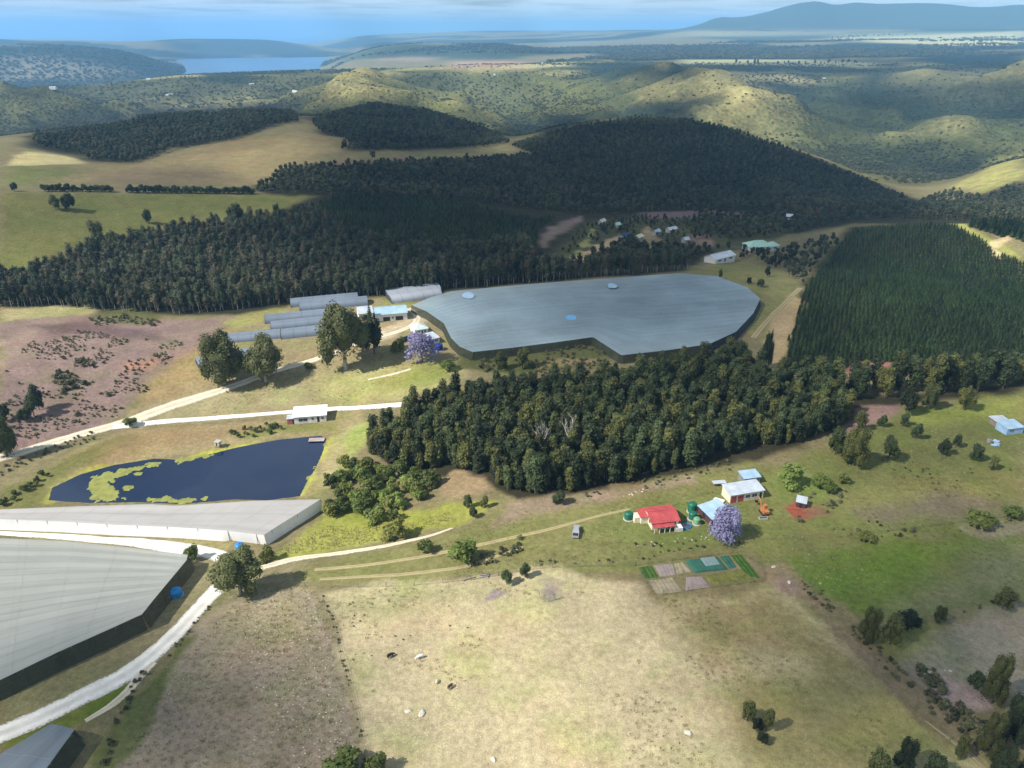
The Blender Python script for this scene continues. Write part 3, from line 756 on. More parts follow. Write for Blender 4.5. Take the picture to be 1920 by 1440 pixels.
def crown_mesh(name, blobs, n, size, m, seed, core=0.7, **kw):
    V, Fq = leaf_quads(blobs, n, size, seed, **kw)
    V = list(map(tuple, V)); Fq = [list(f) for f in Fq]
    if core:
        V2, F2 = core_blobs(blobs, seed + 1, core)
        o = len(V); V += V2; Fq += [[i + o for i in f] for f in F2]
    return mesh_np(name, V, Fq, m)

def tube(V, Fq, pts, rads, sides=6):
    pts = [Vector(p) for p in pts]; o = len(V)
    for i, p in enumerate(pts):
        d = (pts[min(i + 1, len(pts) - 1)] - pts[max(i - 1, 0)]).normalized()
        a = d.orthogonal().normalized(); b = d.cross(a)
        for s in range(sides):
            q = 2 * math.pi * s / sides
            V.append(tuple(p + (a * math.cos(q) + b * math.sin(q)) * rads[i]))
    for i in range(len(pts) - 1):
        for s in range(sides):
            s2 = (s + 1) % sides
            Fq.append((o + i * sides + s, o + i * sides + s2, o + (i + 1) * sides + s2, o + (i + 1) * sides + s))
    Fq.append(tuple(o + (len(pts) - 1) * sides + s for s in range(sides)))

def trunk_mesh(name, h, r, m, seed, limbs=3, reach=2.0, lean=0.3, fork=0.5):
    g = random.Random(seed); V, Fq = [], []
    top = Vector((g.uniform(-lean, lean), g.uniform(-lean, lean), h))
    mid = top * 0.5 + Vector((g.uniform(-lean, lean) * 0.6, g.uniform(-lean, lean) * 0.6, 0))
    tube(V, Fq, [(0, 0, -0.6), (0, 0, 0.3), mid, top], [r * 1.35, r, r * 0.75, r * 0.3])
    for i in range(limbs):
        q = 2 * math.pi * (i + g.random()) / max(1, limbs); z0 = h * g.uniform(fork, fork + 0.3)
        base = Vector((0, 0, 0)).lerp(mid, min(1, z0 / (h * 0.5))) if z0 < h * 0.5 else mid.lerp(top, (z0 - h * 0.5) / (h * 0.5))
        e = base + Vector((math.cos(q) * reach, math.sin(q) * reach, reach * g.uniform(0.5, 1.1)))
        m_ = base.lerp(e, 0.5) + Vector((0, 0, -0.12 * reach))
        tube(V, Fq, [base, m_, e], [r * 0.45, r * 0.3, r * 0.12], 5)
    return mesh_np(name, V, Fq, m, True)

BARK_PALE = mat('pale_gum_bark', (0.40, 0.35, 0.29), 0.9, 0.35, 0.8)
BARK_DARK = mat('brown_bark', (0.11, 0.085, 0.065), 0.95, 0.3, 1.2)
BARK_GREY = mat('grey_dead_wood', (0.27, 0.245, 0.235), 0.95, 0.25, 1.5)
L_GUM = leaf_mat('gum_foliage', (0.048, 0.066, 0.025), 0.55, 0.28, (0.155, 0.155, 0.040))
L_TALL = leaf_mat('tall_gum_foliage', (0.050, 0.064, 0.031), 0.55, 0.22, (0.130, 0.105, 0.062))
L_PINE = leaf_mat('pine_needles', (0.046, 0.084, 0.026), 0.45, 0.25, (0.080, 0.120, 0.036))
L_FAR = leaf_mat('far_wood_foliage', (0.043, 0.058, 0.028), 0.55, 0.22, (0.110, 0.102, 0.056))
L_BUSH = leaf_mat('bright_bush_foliage', (0.135, 0.175, 0.040), 0.4, 0.35, (0.24, 0.24, 0.06))
L_SCRUB = leaf_mat('dark_scrub_foliage', (0.15, 0.155, 0.075), 0.45, 0.3, (0.24, 0.21, 0.12))
L_ROUND = leaf_mat('olive_tree_foliage', (0.098, 0.105, 0.036), 0.2, 0.25)
L_JAC = leaf_mat('violet_blossom', (0.28, 0.26, 0.42), 0.2, 0.3, (0.17, 0.17, 0.24))
L_DRY = leaf_mat('dry_grass', (0.36, 0.30, 0.17), 0.3, 0.3, (0.24, 0.24, 0.08))
L_HILL = leaf_mat('hill_bush_foliage', (0.085, 0.098, 0.050), 0.4, 0.25, (0.14, 0.135, 0.068))

# ---- shapes of the plant kinds (height in metres as modelled)
def gum_blobs(seed, h, w, z0):
    g = random.Random(seed); out = []
    n = 6
    for i in range(n):
        t = i / (n - 1); z = z0 + (h - z0) * (0.12 + 0.80 * t)
        rw = w * (0.62 + 0.55 * math.sin(math.pi * (0.15 + 0.62 * t))) * g.uniform(0.75, 1.15)
        q = g.uniform(0, 6.28); off = w * 0.42 * (1 - 0.6 * t)
        out.append((math.cos(q) * off, math.sin(q) * off, z, rw, rw, (h - z0) * 0.19 * g.uniform(0.85, 1.2)))
    return out
PROTO = {}
def proto(kind, i, crown, trunk): PROTO.setdefault(kind, []).append((crown, trunk))
for i in range(5):
    proto('gum', i, crown_mesh('gum_crown', gum_blobs(40 + i, 10.0 + i * 0.6, 1.9 + 0.15 * (i % 3), 1.0), 620, 0.56, L_GUM, 60 + i, 0.66, up=0.35), trunk_mesh('gum_trunk', 8, 0.17, BARK_PALE if i == 2 else BARK_DARK, i, 3, 1.6))
for i in range(4):
    h = 19 + i; bl = gum_blobs(140 + i, h, 2.6 + 0.3 * i, 8.5 - i * 1.2)
    proto('tall', i, crown_mesh('tall_gum_crown', bl, 420, 0.75, L_TALL, 160 + i, 0.6, up=0.35), trunk_mesh('tall_gum_trunk', h - 3, 0.22, BARK_PALE, 30 + i, 4, 2.2, 0.5, 0.45))
def pine_crown(name, h, w, m, seed, n=380, size=0.5):
    g = np.random.default_rng(seed)
    t = g.random(n) ** 0.75; z = h * (0.07 + 0.93 * t)
    lay = np.round(t * 9) / 9; z = h * (0.07 + 0.93 * (0.55 * lay + 0.45 * t))
    rad = w * (1.02 - t) ** 0.8 * (0.35 + 0.65 * g.random(n) ** 0.5); q = g.random(n) * 6.283
    P = np.stack([np.cos(q) * rad, np.sin(q) * rad, z - rad * 0.18], 1)
    d = np.stack([np.cos(q), np.sin(q), np.full(n, 0.45) + g.normal(size=n) * 0.3], 1); d /= np.linalg.norm(d, axis=1)[:, None]
    s = np.cross(d, [0, 0, 1.0]); s /= np.linalg.norm(s, axis=1)[:, None]
    L = size * (0.7 + 0.7 * g.random(n))[:, None]
    V = np.stack([P - d * L * 0.7, P + s * L * 0.42, P + d * L, P - s * L * 0.42], 1).reshape(-1, 3)
    Fq = [list(f) for f in np.arange(n * 4).reshape(-1, 4)]; V = list(map(tuple, V)); o = len(V)
    for k in range(7):
        a = 6.283 * k / 7; V.append((math.cos(a) * w * 0.6, math.sin(a) * w * 0.6, h * 0.10))
    V.append((0, 0, h * 0.9))
    Fq += [[o + k, o + (k + 1) % 7, o + 7] for k in range(7)]
    return mesh_np(name, V, Fq, m)
for i in range(4):
    proto('pine', i, pine_crown('pine_crown', 6.4 + 0.5 * i, 1.75 + 0.1 * i, L_PINE, 260 + i), trunk_mesh('pine_trunk', 5, 0.12, BARK_DARK, 70 + i, 0))
for i in range(3):
    g_ = random.Random(300 + i)
    bl = [(g_.uniform(-1.2, 1.2), g_.uniform(-1.2, 1.2), 4.5 + g_.uniform(0, 6.5), 2.3, 2.3, 2.3) for _ in range(4)]
    proto('far', i, crown_mesh('far_tree_crown', bl, 150, 1.25, L_FAR, 320 + i, 0.75, up=0.4), trunk_mesh('far_tree_trunk', 8, 0.2, BARK_PALE if i == 0 else BARK_DARK, 90 + i, 2, 2))
for i in range(3):
    g_ = random.Random(400 + i)
    bl = [(g_.uniform(-2.6, 2.6), g_.uniform(-2.6, 2.6), 1.2 + g_.uniform(0, 1.8), 2.2, 2.2, 1.7) for _ in range(5)]
    proto('hill', i, crown_mesh('hill_bush_crown', bl, 110, 1.1, L_HILL, 420 + i, 0.75, up=0.4), None)
def round_blobs(seed, h, w, z0, n=9):
    g = random.Random(seed); out = [(0, 0, (h + z0) / 2, w * 0.62, w * 0.62, (h - z0) * 0.42)]
    for i in range(n):
        q = 2.4 * i + g.random(); t = g.random()
        z = z0 + (h - z0) * (0.2 + 0.62 * t); rr_ = w * (0.62 if t < 0.6 else 0.38)
        k = g.uniform(0.30, 0.48)
        out.append((math.cos(q) * rr_, math.sin(q) * rr_, z, w * k, w * k, (h - z0) * 0.24))
    return out
for i in range(4):
    proto('round', i, crown_mesh('broadleaf_crown', round_blobs(500 + i, 14, 6.0, 0.9 if i in (0, 3) else 2.4, 15), 6500, 0.36, L_ROUND, 520 + i, 0.82, up=0.35), trunk_mesh('broadleaf_trunk', 10, 0.45, BARK_PALE, 110 + i, 5, 3.6, 0.5, 0.3))
for i in range(3):
    proto('bush', i, crown_mesh('bush_crown', round_blobs(600 + i, 4.2, 2.3, 0.0, 6), 420, 0.42, L_BUSH, 620 + i, 0.72, up=0.4), trunk_mesh('bush_stem', 2.2, 0.09, BARK_DARK, 130 + i, 4, 1.1, 0.2, 0.15))
for i in range(3):
    proto('scrub', i, crown_mesh('shrub_crown', round_blobs(640 + i, 2.0, 1.25, -0.1, 5), 150, 0.34, L_SCRUB, 660 + i, 0.72, up=0.4), trunk_mesh('shrub_stem', 1.0, 0.05, BARK_DARK, 150 + i, 3, 0.6, 0.1, 0.15))
for i in range(3):
    proto('shade', i, crown_mesh('shade_tree_crown', round_blobs(740 + i, 8.5, 2.5, 0.3, 16), 4500, 0.19, L_GUM, 745 + i, 0.8, up=0.35), trunk_mesh('shade_tree_trunk', 6, 0.2, BARK_DARK, 175 + i, 5, 1.6, 0.3, 0.25))
    proto('dark', i, crown_mesh('dark_tree_crown', round_blobs(700 + i, 8.5, 3.0, 0.5, 10), 1100, 0.38, L_GUM, 720 + i, 0.8, up=0.35), trunk_mesh('dark_tree_trunk', 6, 0.2, BARK_DARK, 170 + i, 4, 1.8, 0.3, 0.25))
proto('jac', 0, crown_mesh('blossom_crown', round_blobs(760, 8.0, 5.2, -0.9, 17), 2600, 0.36, L_JAC, 761, 0.5, up=0.45), trunk_mesh('blossom_trunk', 5.5, 0.3, BARK_DARK, 190, 6, 3.4, 0.3, 0.25))
def grass_tuft(seed, m):
    g = random.Random(seed); V, Fq = [], []
    for i in range(9):
        q = g.random() * 6.28; b = g.uniform(0.05, 0.3); h = g.uniform(0.25, 0.6); w_ = 0.07
        x, y = math.cos(q) * b, math.sin(q) * b; o = len(V)
        V += [(x - w_ * math.sin(q), y + w_ * math.cos(q), -0.05), (x + w_ * math.sin(q), y - w_ * math.cos(q), -0.05), (x + math.cos(q) * 0.25, y + math.sin(q) * 0.25, h)]
        Fq.append((o, o + 1, o + 2))
    return mesh_np('grass_tuft_blades', V, Fq, m)
for i in range(2): proto('tuft', i, grass_tuft(800 + i, L_DRY), None)

def bare_tree_mesh(seed, h, m):
    g = random.Random(seed); V, Fq = [], []
    def br(p, d, L, r, lev):
        e = p + d * L; mdl = p.lerp(e, 0.5) + Vector((g.uniform(-.08, .08), g.uniform(-.08, .08), 0)) * L
        tube(V, Fq, [p, mdl, e], [r, r * 0.8, r * 0.55], 5 if lev < 2 else 3)
        if lev < 4:
            for _ in range(3 if lev < 2 else 2):
                d2 = (d + Vector((g.uniform(-1, 1), g.uniform(-1, 1), g.uniform(-0.1, 0.8))) * 0.75).normalized()
                br(p.lerp(e, g.uniform(0.6, 1.0)), d2, L * g.uniform(0.55, 0.75), r * 0.5, lev + 1)
    br(Vector((0, 0, -0.4)), Vector((0, 0, 1)), h * 0.38, h * 0.022, 0)
    return mesh_np('bare_branches', V, Fq, m, True)
BARE = bare_tree_mesh(5, 7.0, BARK_GREY)
BARE_TALL = bare_tree_mesh(9, 17.0, mat('bleached_dead_wood', (0.38, 0.35, 0.31), 0.95, 0.2, 1.0))

PART = {'gum': ('crown', 'trunk'), 'bush': ('crown', 'stem'), 'scrub': ('crown', 'stem')}
REF = {}
def plant(kind, p, s, name, label, cat='tree', group=None, var=None, rz=None, sz=None):
    """one plant that stands on its own: an Empty with a crown and a trunk under it"""
    i = random.randrange(len(PROTO[kind])) if var is None else var
    cr, tr = PROTO[kind][i]
    t = thing(name, label, cat, p, random.uniform(0, 6.28) if rz is None else rz, group, (s, s, sz or s))
    nm = PART.get(kind, ('crown', 'trunk'))
    c = obj(nm[0], cr, t)
    k = obj(nm[1], tr, t) if tr else None
    REF.setdefault((kind, i), (c, k))
    return t

def scatter_points(poly_px, spacing, jit=0.45, h=0.0, seed=0, rot=0.0, rows=None):
    P = plan_poly(poly_px, 5, h); g = np.random.default_rng(seed)
    c, s = math.cos(rot), math.sin(rot); Rm = np.array([[c, -s], [s, c]])
    Q = P @ Rm; a = Q.min(0); b = Q.max(0); sy = rows or spacing
    x, y = np.meshgrid(np.arange(a[0], b[0], spacing), np.arange(a[1], b[1], sy)); x = x + (np.arange(x.shape[0]) % 2)[:, None] * spacing * 0.5 * (rows is None)
    x = x.ravel() + (g.random(x.size) - .5) * 2 * jit * spacing; y = y.ravel() + (g.random(y.size) - .5) * 2 * jit * (sy if rows is None else sy * 0.25)
    xy = np.stack([x, y], 1) @ Rm.T
    m = inside(P, xy[:, 0], xy[:, 1]); return xy[m]

def stuff_scatter(name, kind, xy, smin, smax, label, seed=0, tall=1.0, zoff=0.0, variants=None):
    """a mass nobody could count: points on the ground, a plant of its kind on each (geometry nodes)"""
    g = np.random.default_rng(seed); n = len(xy)
    if n == 0: return None
    z = H(xy[:, 0], xy[:, 1]) + zoff
    me = bpy.data.meshes.new(name); me.vertices.add(n); me.vertices.foreach_set('co', np.column_stack([xy, z]).ravel().astype(np.float32))
    sc = smin + (smax - smin) * g.random(n)
    va = list(range(len(PROTO[kind]))) if variants is None else variants
    for nm, typ, dat in (('size', 'FLOAT', sc), ('turn', 'FLOAT', g.random(n) * 6.283), ('form', 'INT', g.integers(0, len(va), n))):
        at_ = me.attributes.new(nm, typ, 'POINT'); at_.data.foreach_set('value', dat.astype(np.float32 if typ == 'FLOAT' else np.int32))
    o = obj(name, me); o['kind'] = 'stuff'; o['label'] = label
    ng = bpy.data.node_groups.new(name, 'GeometryNodeTree')
    ng.interface.new_socket('Geometry', in_out='INPUT', socket_type='NodeSocketGeometry'); ng.interface.new_socket('Geometry', in_out='OUTPUT', socket_type='NodeSocketGeometry')
    N, L = ng.nodes, ng.links
    gi, go = N.new('NodeGroupInput'), N.new('NodeGroupOutput'); jn = N.new('GeometryNodeJoinGeometry')
    def attr(nm, typ):
        a = N.new('GeometryNodeInputNamedAttribute'); a.data_type = typ; a.inputs['Name'].default_value = nm; return a.outputs['Attribute']
    cx = N.new('ShaderNodeCombineXYZ'); L.new(attr('turn', 'FLOAT'), cx.inputs[2])
    cs = N.new('ShaderNodeCombineXYZ'); sz = attr('size', 'FLOAT'); L.new(sz, cs.inputs[0]); L.new(sz, cs.inputs[1])
    mt = N.new('ShaderNodeMath'); mt.operation = 'MULTIPLY'; mt.inputs[1].default_value = tall; L.new(sz, mt.inputs[0]); L.new(mt.outputs[0], cs.inputs[2])
    for k, v in enumerate(va):
        if (kind, v) not in REF: make_ref(kind, v)
        cp = N.new('FunctionNodeCompare'); cp.data_type = 'INT'; cp.operation = 'EQUAL'
        L.new(attr('form', 'INT'), cp.inputs[2]); cp.inputs[3].default_value = k
        for src in REF[(kind, v)]:
            if src is None: continue
            oi = N.new('GeometryNodeObjectInfo'); oi.inputs['Object'].default_value = src; oi.transform_space = 'ORIGINAL'
            ip = N.new('GeometryNodeInstanceOnPoints')
            L.new(gi.outputs[0], ip.inputs['Points']); L.new(cp.outputs[0], ip.inputs['Selection']); L.new(oi.outputs['Geometry'], ip.inputs['Instance'])
            L.new(cx.outputs[0], ip.inputs['Rotation']); L.new(cs.outputs[0], ip.inputs['Scale']); L.new(ip.outputs[0], jn.inputs[0])
    L.new(jn.outputs[0], go.inputs[0])
    md = o.modifiers.new('plants', 'NODES'); md.node_group = ng
    return o

REFSPOT = {'scrub': [(204, 742), (146, 779), (292, 668)], 'far': [(700, 300), (820, 320), (900, 330)], 'hill': [(700, 160), (300, 180), (1300, 180)], 'tuft': [(900, 1200), (400, 1300)]}
REFLAB = {'scrub': ('shrub', ['dark shrub on the pink slope above the road fork', 'dark shrub low on the pink slope near the dirt road', 'dark shrub high on the right of the pink slope'], 'shrub'),
          'far': ('wood_tree', ['dark tree at the top edge of the wood below the pasture strip', 'dark tree in the wood on the slope left of the big hill', 'dark tree in the wood at the foot of the big hill'], 'tree'),
          'hill': ('hill_bush', ['bush on the sunny slope behind the long wooded ridge', 'bush on the far slope under the lagoon', 'bush on the yellow far hillside'], 'bush'),
          'tuft': ('grass_tuft', ['grass tuft in the dry paddock above the cattle', 'grass tuft in the stony brown field'], 'grass')}
def make_ref(kind, v):
    sp = REFSPOT[kind][v % len(REFSPOT[kind])]; nm, lb, ct = REFLAB[kind]
    plant(kind, at(*sp), 1.0, nm, lb[v], ct, None, v)

def wood(kind, xy, smin, smax, name, label, cat, group, stuff_name, stuff_label, limit=295, seed=0, tall=1.0, key=None):
    """the nearest trees one by one, the rest of the wood as one mass"""
    d = key(xy) if key else np.hypot(xy[:, 0], xy[:, 1])
    o = np.argsort(d); xy = xy[o]; g = random.Random(seed)
    z = H(xy[:, 0], xy[:, 1])
    for (x, y), zz in zip(xy[:limit], z[:limit]):
        s = g.uniform(smin, smax); lb = label(*proj(x, y, zz)[:2]) if callable(label) else label; plant(kind, (x, y, zz), s, name, lb, cat, group, sz=s * tall * g.uniform(0.92, 1.1))
    return stuff_scatter(stuff_name, kind, xy[limit:], smin, smax, stuff_label, seed, tall)

# ---- the woods
W1 = scatter_points([(688, 838), (720, 806), (780, 775), (860, 745), (1000, 738), (1120, 722), (1190, 706), (1290, 694), (1375, 676), (1440, 720), (1500, 730), (1590, 772), (1585, 800), (1500, 830), (1400, 845), (1300, 872), (1190, 898), (1060, 922), (950, 926), (905, 890), (830, 880), (760, 885), (700, 862)], 2.7, 0.48, seed=1)
wood('gum', W1, 0.38, 0.92, 'gum_tree', lambda px, py: 'dense dark green gum tree ' + ('in the left end of the middle wood beside the dam' if px < 860 else 'in the middle wood above the silver pickup' if px < 1100 else 'in the middle wood above the red roofed house' if px < 1300 else 'in the right end of the middle wood above the garage'), 'tree', 'gum trees of the dark wood in the middle', 'gum_wood', 'dark green gum wood filling the middle of the picture', seed=2)
W1b = scatter_points([(1560, 760), (1660, 748), (1780, 742), (1920, 728), (1990, 722), (1990, 702), (1800, 712), (1700, 716), (1580, 730), (1500, 720), (1500, 740)], 4.6, 0.42, seed=3)
stuff_scatter('gum_belt', 'gum', W1b, 0.75, 1.1, 'belt of dark gum trees below the pine plantation', 4)
W2 = scatter_points([(0, 577), (110, 576), (200, 584), (350, 590), (440, 582), (560, 568), (650, 560), (740, 553), (850, 541), (1000, 531), (1150, 518), (1270, 508), (1300, 502), (1180, 510), (1060, 516), (1000, 505), (985, 455), (1000, 470), (850, 480), (700, 470), (620, 430), (585, 408), (450, 428), (300, 450), (200, 472), (110, 515), (0, 548), (-80, 560), (-80, 580)], 3.1, 0.42, seed=5)
wood('tall', W2, 0.28, 0.62, 'tall_gum_tree', lambda px, py: 'tall pale trunked gum ' + ('at the left end of the long wood above the pink slope' if px < 200 else 'in the long wood above the pink slope with bare trunks' if px < 440 else 'in the long wood behind the grey tunnels' if px < 720 else 'in the long wood behind the big net'), 'tree', 'tall gum trees of the long wood behind the sheds', 'tall_gum_wood', 'long dark wood of tall pale trunked gums behind the sheds', seed=6)
WY = scatter_points([(1000, 466), (850, 476), (700, 466), (622, 428), (588, 404), (600, 380), (640, 366), (760, 368), (880, 385), (1000, 412), (1040, 408), (1010, 432)], 2.9, 0.35, seed=55)
W3 = scatter_points([(1462, 700), (1476, 640), (1492, 600), (1500, 570), (1510, 540), (1545, 500), (1575, 460), (1600, 432), (1700, 424), (1790, 424), (1840, 452), (1862, 474), (1890, 486), (2000, 510), (2000, 676), (1900, 680), (1740, 690), (1700, 684), (1600, 682), (1560, 700)], 1.8, 0.25, seed=7, rot=R(-24), rows=3.6)
wood('pine', W3, 0.30, 0.54, 'pine_tree', lambda px, py: 'young dark green pine ' + ('at the left edge of the plantation along the brown track' if px < 1600 else 'in the plantation above the red bare patch' if px < 1740 else 'at the right of the plantation above the gum belt'), 'tree', 'young pines of the plantation on the right', 'pine_plantation', 'dark green pine plantation in close rows on the right', seed=8)
W3b = scatter_points([(1812, 424), (1900, 424), (1990, 440), (1990, 480), (1905, 452), (1850, 440)], 3.2, 0.2, seed=9, rot=R(18), rows=4)
stuff_scatter('pine_plantation', 'pine', W3b, 0.8, 1.1, 'small pine block beyond the yellow plantation track', 10)
stuff_scatter('young_plantation', 'pine', WY, 0.32, 0.55, 'smooth dark green young plantation in the middle of the woods', 56)
far_polys = [
 ('hill_wood', 'dark wood covering the big hill behind the village', [(470, 358), (500, 345), (530, 318), (640, 312), (860, 300), (1000, 292), (960, 276), (1050, 245), (1200, 221), (1300, 229), (1400, 254), (1500, 289), (1600, 332), (1700, 375), (1690, 402), (1560, 404), (1400, 396), (1200, 398), (1100, 402), (900, 382), (640, 366)], 4.8, 0.3, 0.62),
 ('ridge_wood', 'dark wood on the ridge left of the picture', [(60, 262), (150, 250), (230, 240), (300, 212), (400, 218), (500, 200), (550, 214), (560, 230), (490, 236), (490, 246), (440, 262), (360, 275), (330, 280), (300, 292), (250, 306), (165, 303), (150, 290), (70, 275)], 6.0, 0.4, 0.75),
 ('ridge_wood', 'grey green wood on the rounded ridge in the middle distance', [(585, 232), (640, 212), (700, 198), (800, 210), (900, 240), (955, 270), (900, 278), (640, 284), (650, 262), (600, 248)], 6.0, 0.4, 0.7),
 ('valley_wood', 'dark bush filling the valley on the right', [(1690, 402), (1740, 372), (1820, 350), (1780, 365), (1840, 372), (1920, 345), (1990, 330), (1990, 425), (1920, 424), (1790, 412), (1600, 414), (1480, 440), (1400, 450), (1300, 450), (1300, 400), (1560, 404)], 5.5, 0.28, 0.6),
 ('village_bush', 'dark bush between the village houses', [(1020, 500), (1080, 492), (1100, 478), (1180, 450), (1210, 468), (1260, 462), (1290, 466), (1330, 466), (1460, 474), (1560, 440), (1570, 460), (1530, 500), (1500, 540), (1470, 510), (1400, 486), (1330, 482), (1250, 492), (1100, 508)], 5.5, 0.3, 0.6),
 ('village_bush', 'dark bush on the slope above the village', [(1120, 436), (1150, 412), (1200, 406), (1290, 412), (1400, 412), (1400, 450), (1300, 430), (1270, 424), (1190, 424), (1165, 438)], 6.0, 0.22, 0.45),
 ('village_bush', 'scattered dark trees among the village huts and lanes', [(1040, 478), (1100, 420), (1160, 408), (1300, 412), (1330, 440), (1290, 468), (1200, 478), (1120, 486)], 8.0, 0.22, 0.42),
]
for i, (nm, lb, pl, sp, a, b) in enumerate(far_polys):
    Q = scatter_points(pl, sp, 0.45, seed=30 + i)
    if nm == 'village_bush':                 # lanes and bare yards stay open
        ja = np.clip(np.searchsorted(AZ, np.arctan2(Q[:, 0], Q[:, 1])), 0, NA - 1); ir = np.clip(np.searchsorted(RR, np.hypot(Q[:, 0], Q[:, 1])), 0, NR - 1)
        Q = Q[(TINT[ir, ja].mean(1) < 0.115) | (proj(Q[:, 0], Q[:, 1], H(Q[:, 0], Q[:, 1]))[0] > 1385)]
    stuff_scatter(nm, 'far', Q, a, b, lb, 30 + i)
# bush on the far hills, thicker in the gullies
def hill_points(n, r0, r1, seed, thr):
    g = np.random.default_rng(seed); a = R(-36) + R(72) * g.random(n); r_ = np.exp(math.log(r0) + (math.log(r1) - math.log(r0)) * g.random(n))
    x, y = np.sin(a) * r_, np.cos(a) * r_
    k = 0.62 * fbm(x, y, 880, 4, 3, True) + 0.38 * fbm(x, y, 330, 3, 19, True) + 0.10 * (fbm(x, y, 120, 3, 43) - 0.5) + 0.10 * (g.random(n) - 0.5)
    return np.stack([x, y], 1)[(k < thr) | (g.random(n) < 0.06)]
stuff_scatter('hillside_bush', 'hill', hill_points(52000, 1120, 2400, 71, 0.615), 0.35, 0.8, 'bush dotting the far hillsides beyond the dark woods', 72)
stuff_scatter('distant_bush', 'hill', hill_points(20000, 2400, 4200, 73, 0.615), 0.5, 1.2, 'bush and tree belts on the distant hills', 74)

def far_points(n, r0, r1, seed):
    g = np.random.default_rng(seed); a = R(-36) + R(72) * g.random(n); r_ = np.exp(math.log(r0) + (math.log(r1) - math.log(r0)) * g.random(n))
    x, y = np.sin(a) * r_, np.cos(a) * r_
    return np.stack([x, y], 1)[(fbm(x * 0.6, y, 800, 5, 77) < 0.47) & (H(x, y) > -157)]
stuff_scatter('distant_woods', 'hill', far_points(26000, 4300, 9500, 75), 1.2, 3.2, 'dark woods on the blue hills round the lagoon', 76)
# ------------------------------------------------------------------ roads and tracks
def road_mat(name, col, green=0.0):
    m, t, p = new_mat(name)
    pos = t.new('ShaderNodeNewGeometry').outputs['Position']
    ed = t.new('ShaderNodeAttribute', attribute_name='edge').outputs['Fac']
    n1 = t.noise(pos, 0.35, 5, 0.65); n2 = t.noise(pos, 2.2, 4, 0.65)
    f = t.math('MULTIPLY', t.rng(n1, 0.3, 0.7, 0.84, 1.1), t.rng(n2, 0.3, 0.7, 0.9, 1.08))
    c = t.scale_col(col, f)
    rut = t.rng(t.math('ABSOLUTE', t.math('SUBTRACT', t.math('ABSOLUTE', ed, 0.0), 0.45), 0.0), 0.1, 0.3, 1.0, 0.86)
    c = t.scale_col(c, rut)
    mid = t.math('MULTIPLY', t.rng(t.math('ABSOLUTE', ed, 0.0), 0.0, 0.28, 1, 0), t.rng(n2, 0.42, 0.6, 0, green))
    c = t.mixc(mid, c, (0.20, 0.19, 0.09))
    t.link(c, p.inputs['Base Color']); p.inputs['Roughness'].default_value = 0.95; p.inputs['Specular IOR Level'].default_value = 0.05
    a = t.math('ADD', t.math('ABSOLUTE', ed, 0.0), t.math('ADD', t.rng(n1, 0.25, 0.75, -0.22, 0.22), t.rng(n2, 0.25, 0.75, -0.2, 0.2)))
    tr = t.new('ShaderNodeBsdfTransparent'); mx = t.new('ShaderNodeMixShader')
    t.link(t.rng(a, 0.72, 0.98, 0, 1), mx.inputs[0]); t.link(p.outputs[0], mx.inputs[1]); t.link(tr.outputs[0], mx.inputs[2]); t.link(mx.outputs[0], t.n['Material Output'].inputs['Surface'])
    return m
SAND = road_mat('pale_road_sand', (0.80, 0.76, 0.68), 0.15)
SAND2 = road_mat('track_sand', (0.66, 0.58, 0.43), 0.35)
TRACK = road_mat('worn_grass_track', sr(204, 188, 140), 0.7)
def smooth_line(P, step):
    P = np.array(P, float); n = len(P); out = []
    for i in range(n - 1):
        p0, p1, p2, p3 = P[max(i - 1, 0)], P[i], P[i + 1], P[min(i + 2, n - 1)]
        k = max(2, int(np.linalg.norm(p2 - p1) / step))
        for j in range(k):
            t = j / k
            out.append(0.5 * ((2 * p1) + (p2 - p0) * t + (2 * p0 - 5 * p1 + 4 * p2 - p3) * t * t + (3 * p1 - p0 - 3 * p2 + p3) * t ** 3))
    out.append(P[-1]); return np.array(out)

def road(name, pts, widths, m, lift=0.07, seed=0):
    L = smooth_line([tuple(at(p[0], p[1])[:2]) for p in pts], 1.2)
    widths = [w_ * 1.22 for w_ in widths]
    w = np.interp(np.linspace(0, 1, len(L)), np.linspace(0, 1, len(widths)), widths)
    d = np.gradient(L, axis=0); d /= np.linalg.norm(d, axis=1)[:, None] + 1e-9
    nrm = np.stack([-d[:, 1], d[:, 0]], 1)
    g = np.arange(len(L)) * 0.6
    k = np.linspace(-1, 1, 7)
    el = 1 + 0.35 * (fbm(g, g * 0, 5, 3, seed) - 0.5); er = 1 + 0.35 * (fbm(g, g * 0, 5, 3, seed + 9) - 0.5)
    half = (w / 2)[:, None] * k[None, :] * np.where(k < 0, el[:, None], er[:, None])
    X = L[:, 0:1] + nrm[:, 0:1] * half; Y = L[:, 1:2] + nrm[:, 1:2] * half
    Z = H(X, Y) + lift + 0.05 * (1 - k ** 2)[None, :]
    Z[:, 0] -= 0.12; Z[:, -1] -= 0.12
    o = setting(grid_object(name, X[:, ::-1], Y[:, ::-1], Z[:, ::-1], m))
    a_ = o.data.attributes.new('edge', 'FLOAT', 'POINT'); a_.data.foreach_set('value', np.broadcast_to(k[None, ::-1], X.shape).ravel().astype(np.float32))
    return o
road('dirt_road', [(-60, 876), (0, 858), (60, 842), (140, 818), (225, 795), (330, 758), (420, 730), (500, 701), (560, 683), (625, 662), (690, 637), (745, 622), (778, 606), (780, 590), (765, 578)], [4.6, 4.6, 5.6, 4.0, 3.0, 2.8, 3.4, 3.2], SAND2, seed=1)
road('dirt_road', [(212, 800), (300, 791), (400, 784), (540, 773), (620, 767), (705, 762), (770, 757)], [4.0, 2.9, 2.6, 2.6], SAND, 0.085, seed=2)
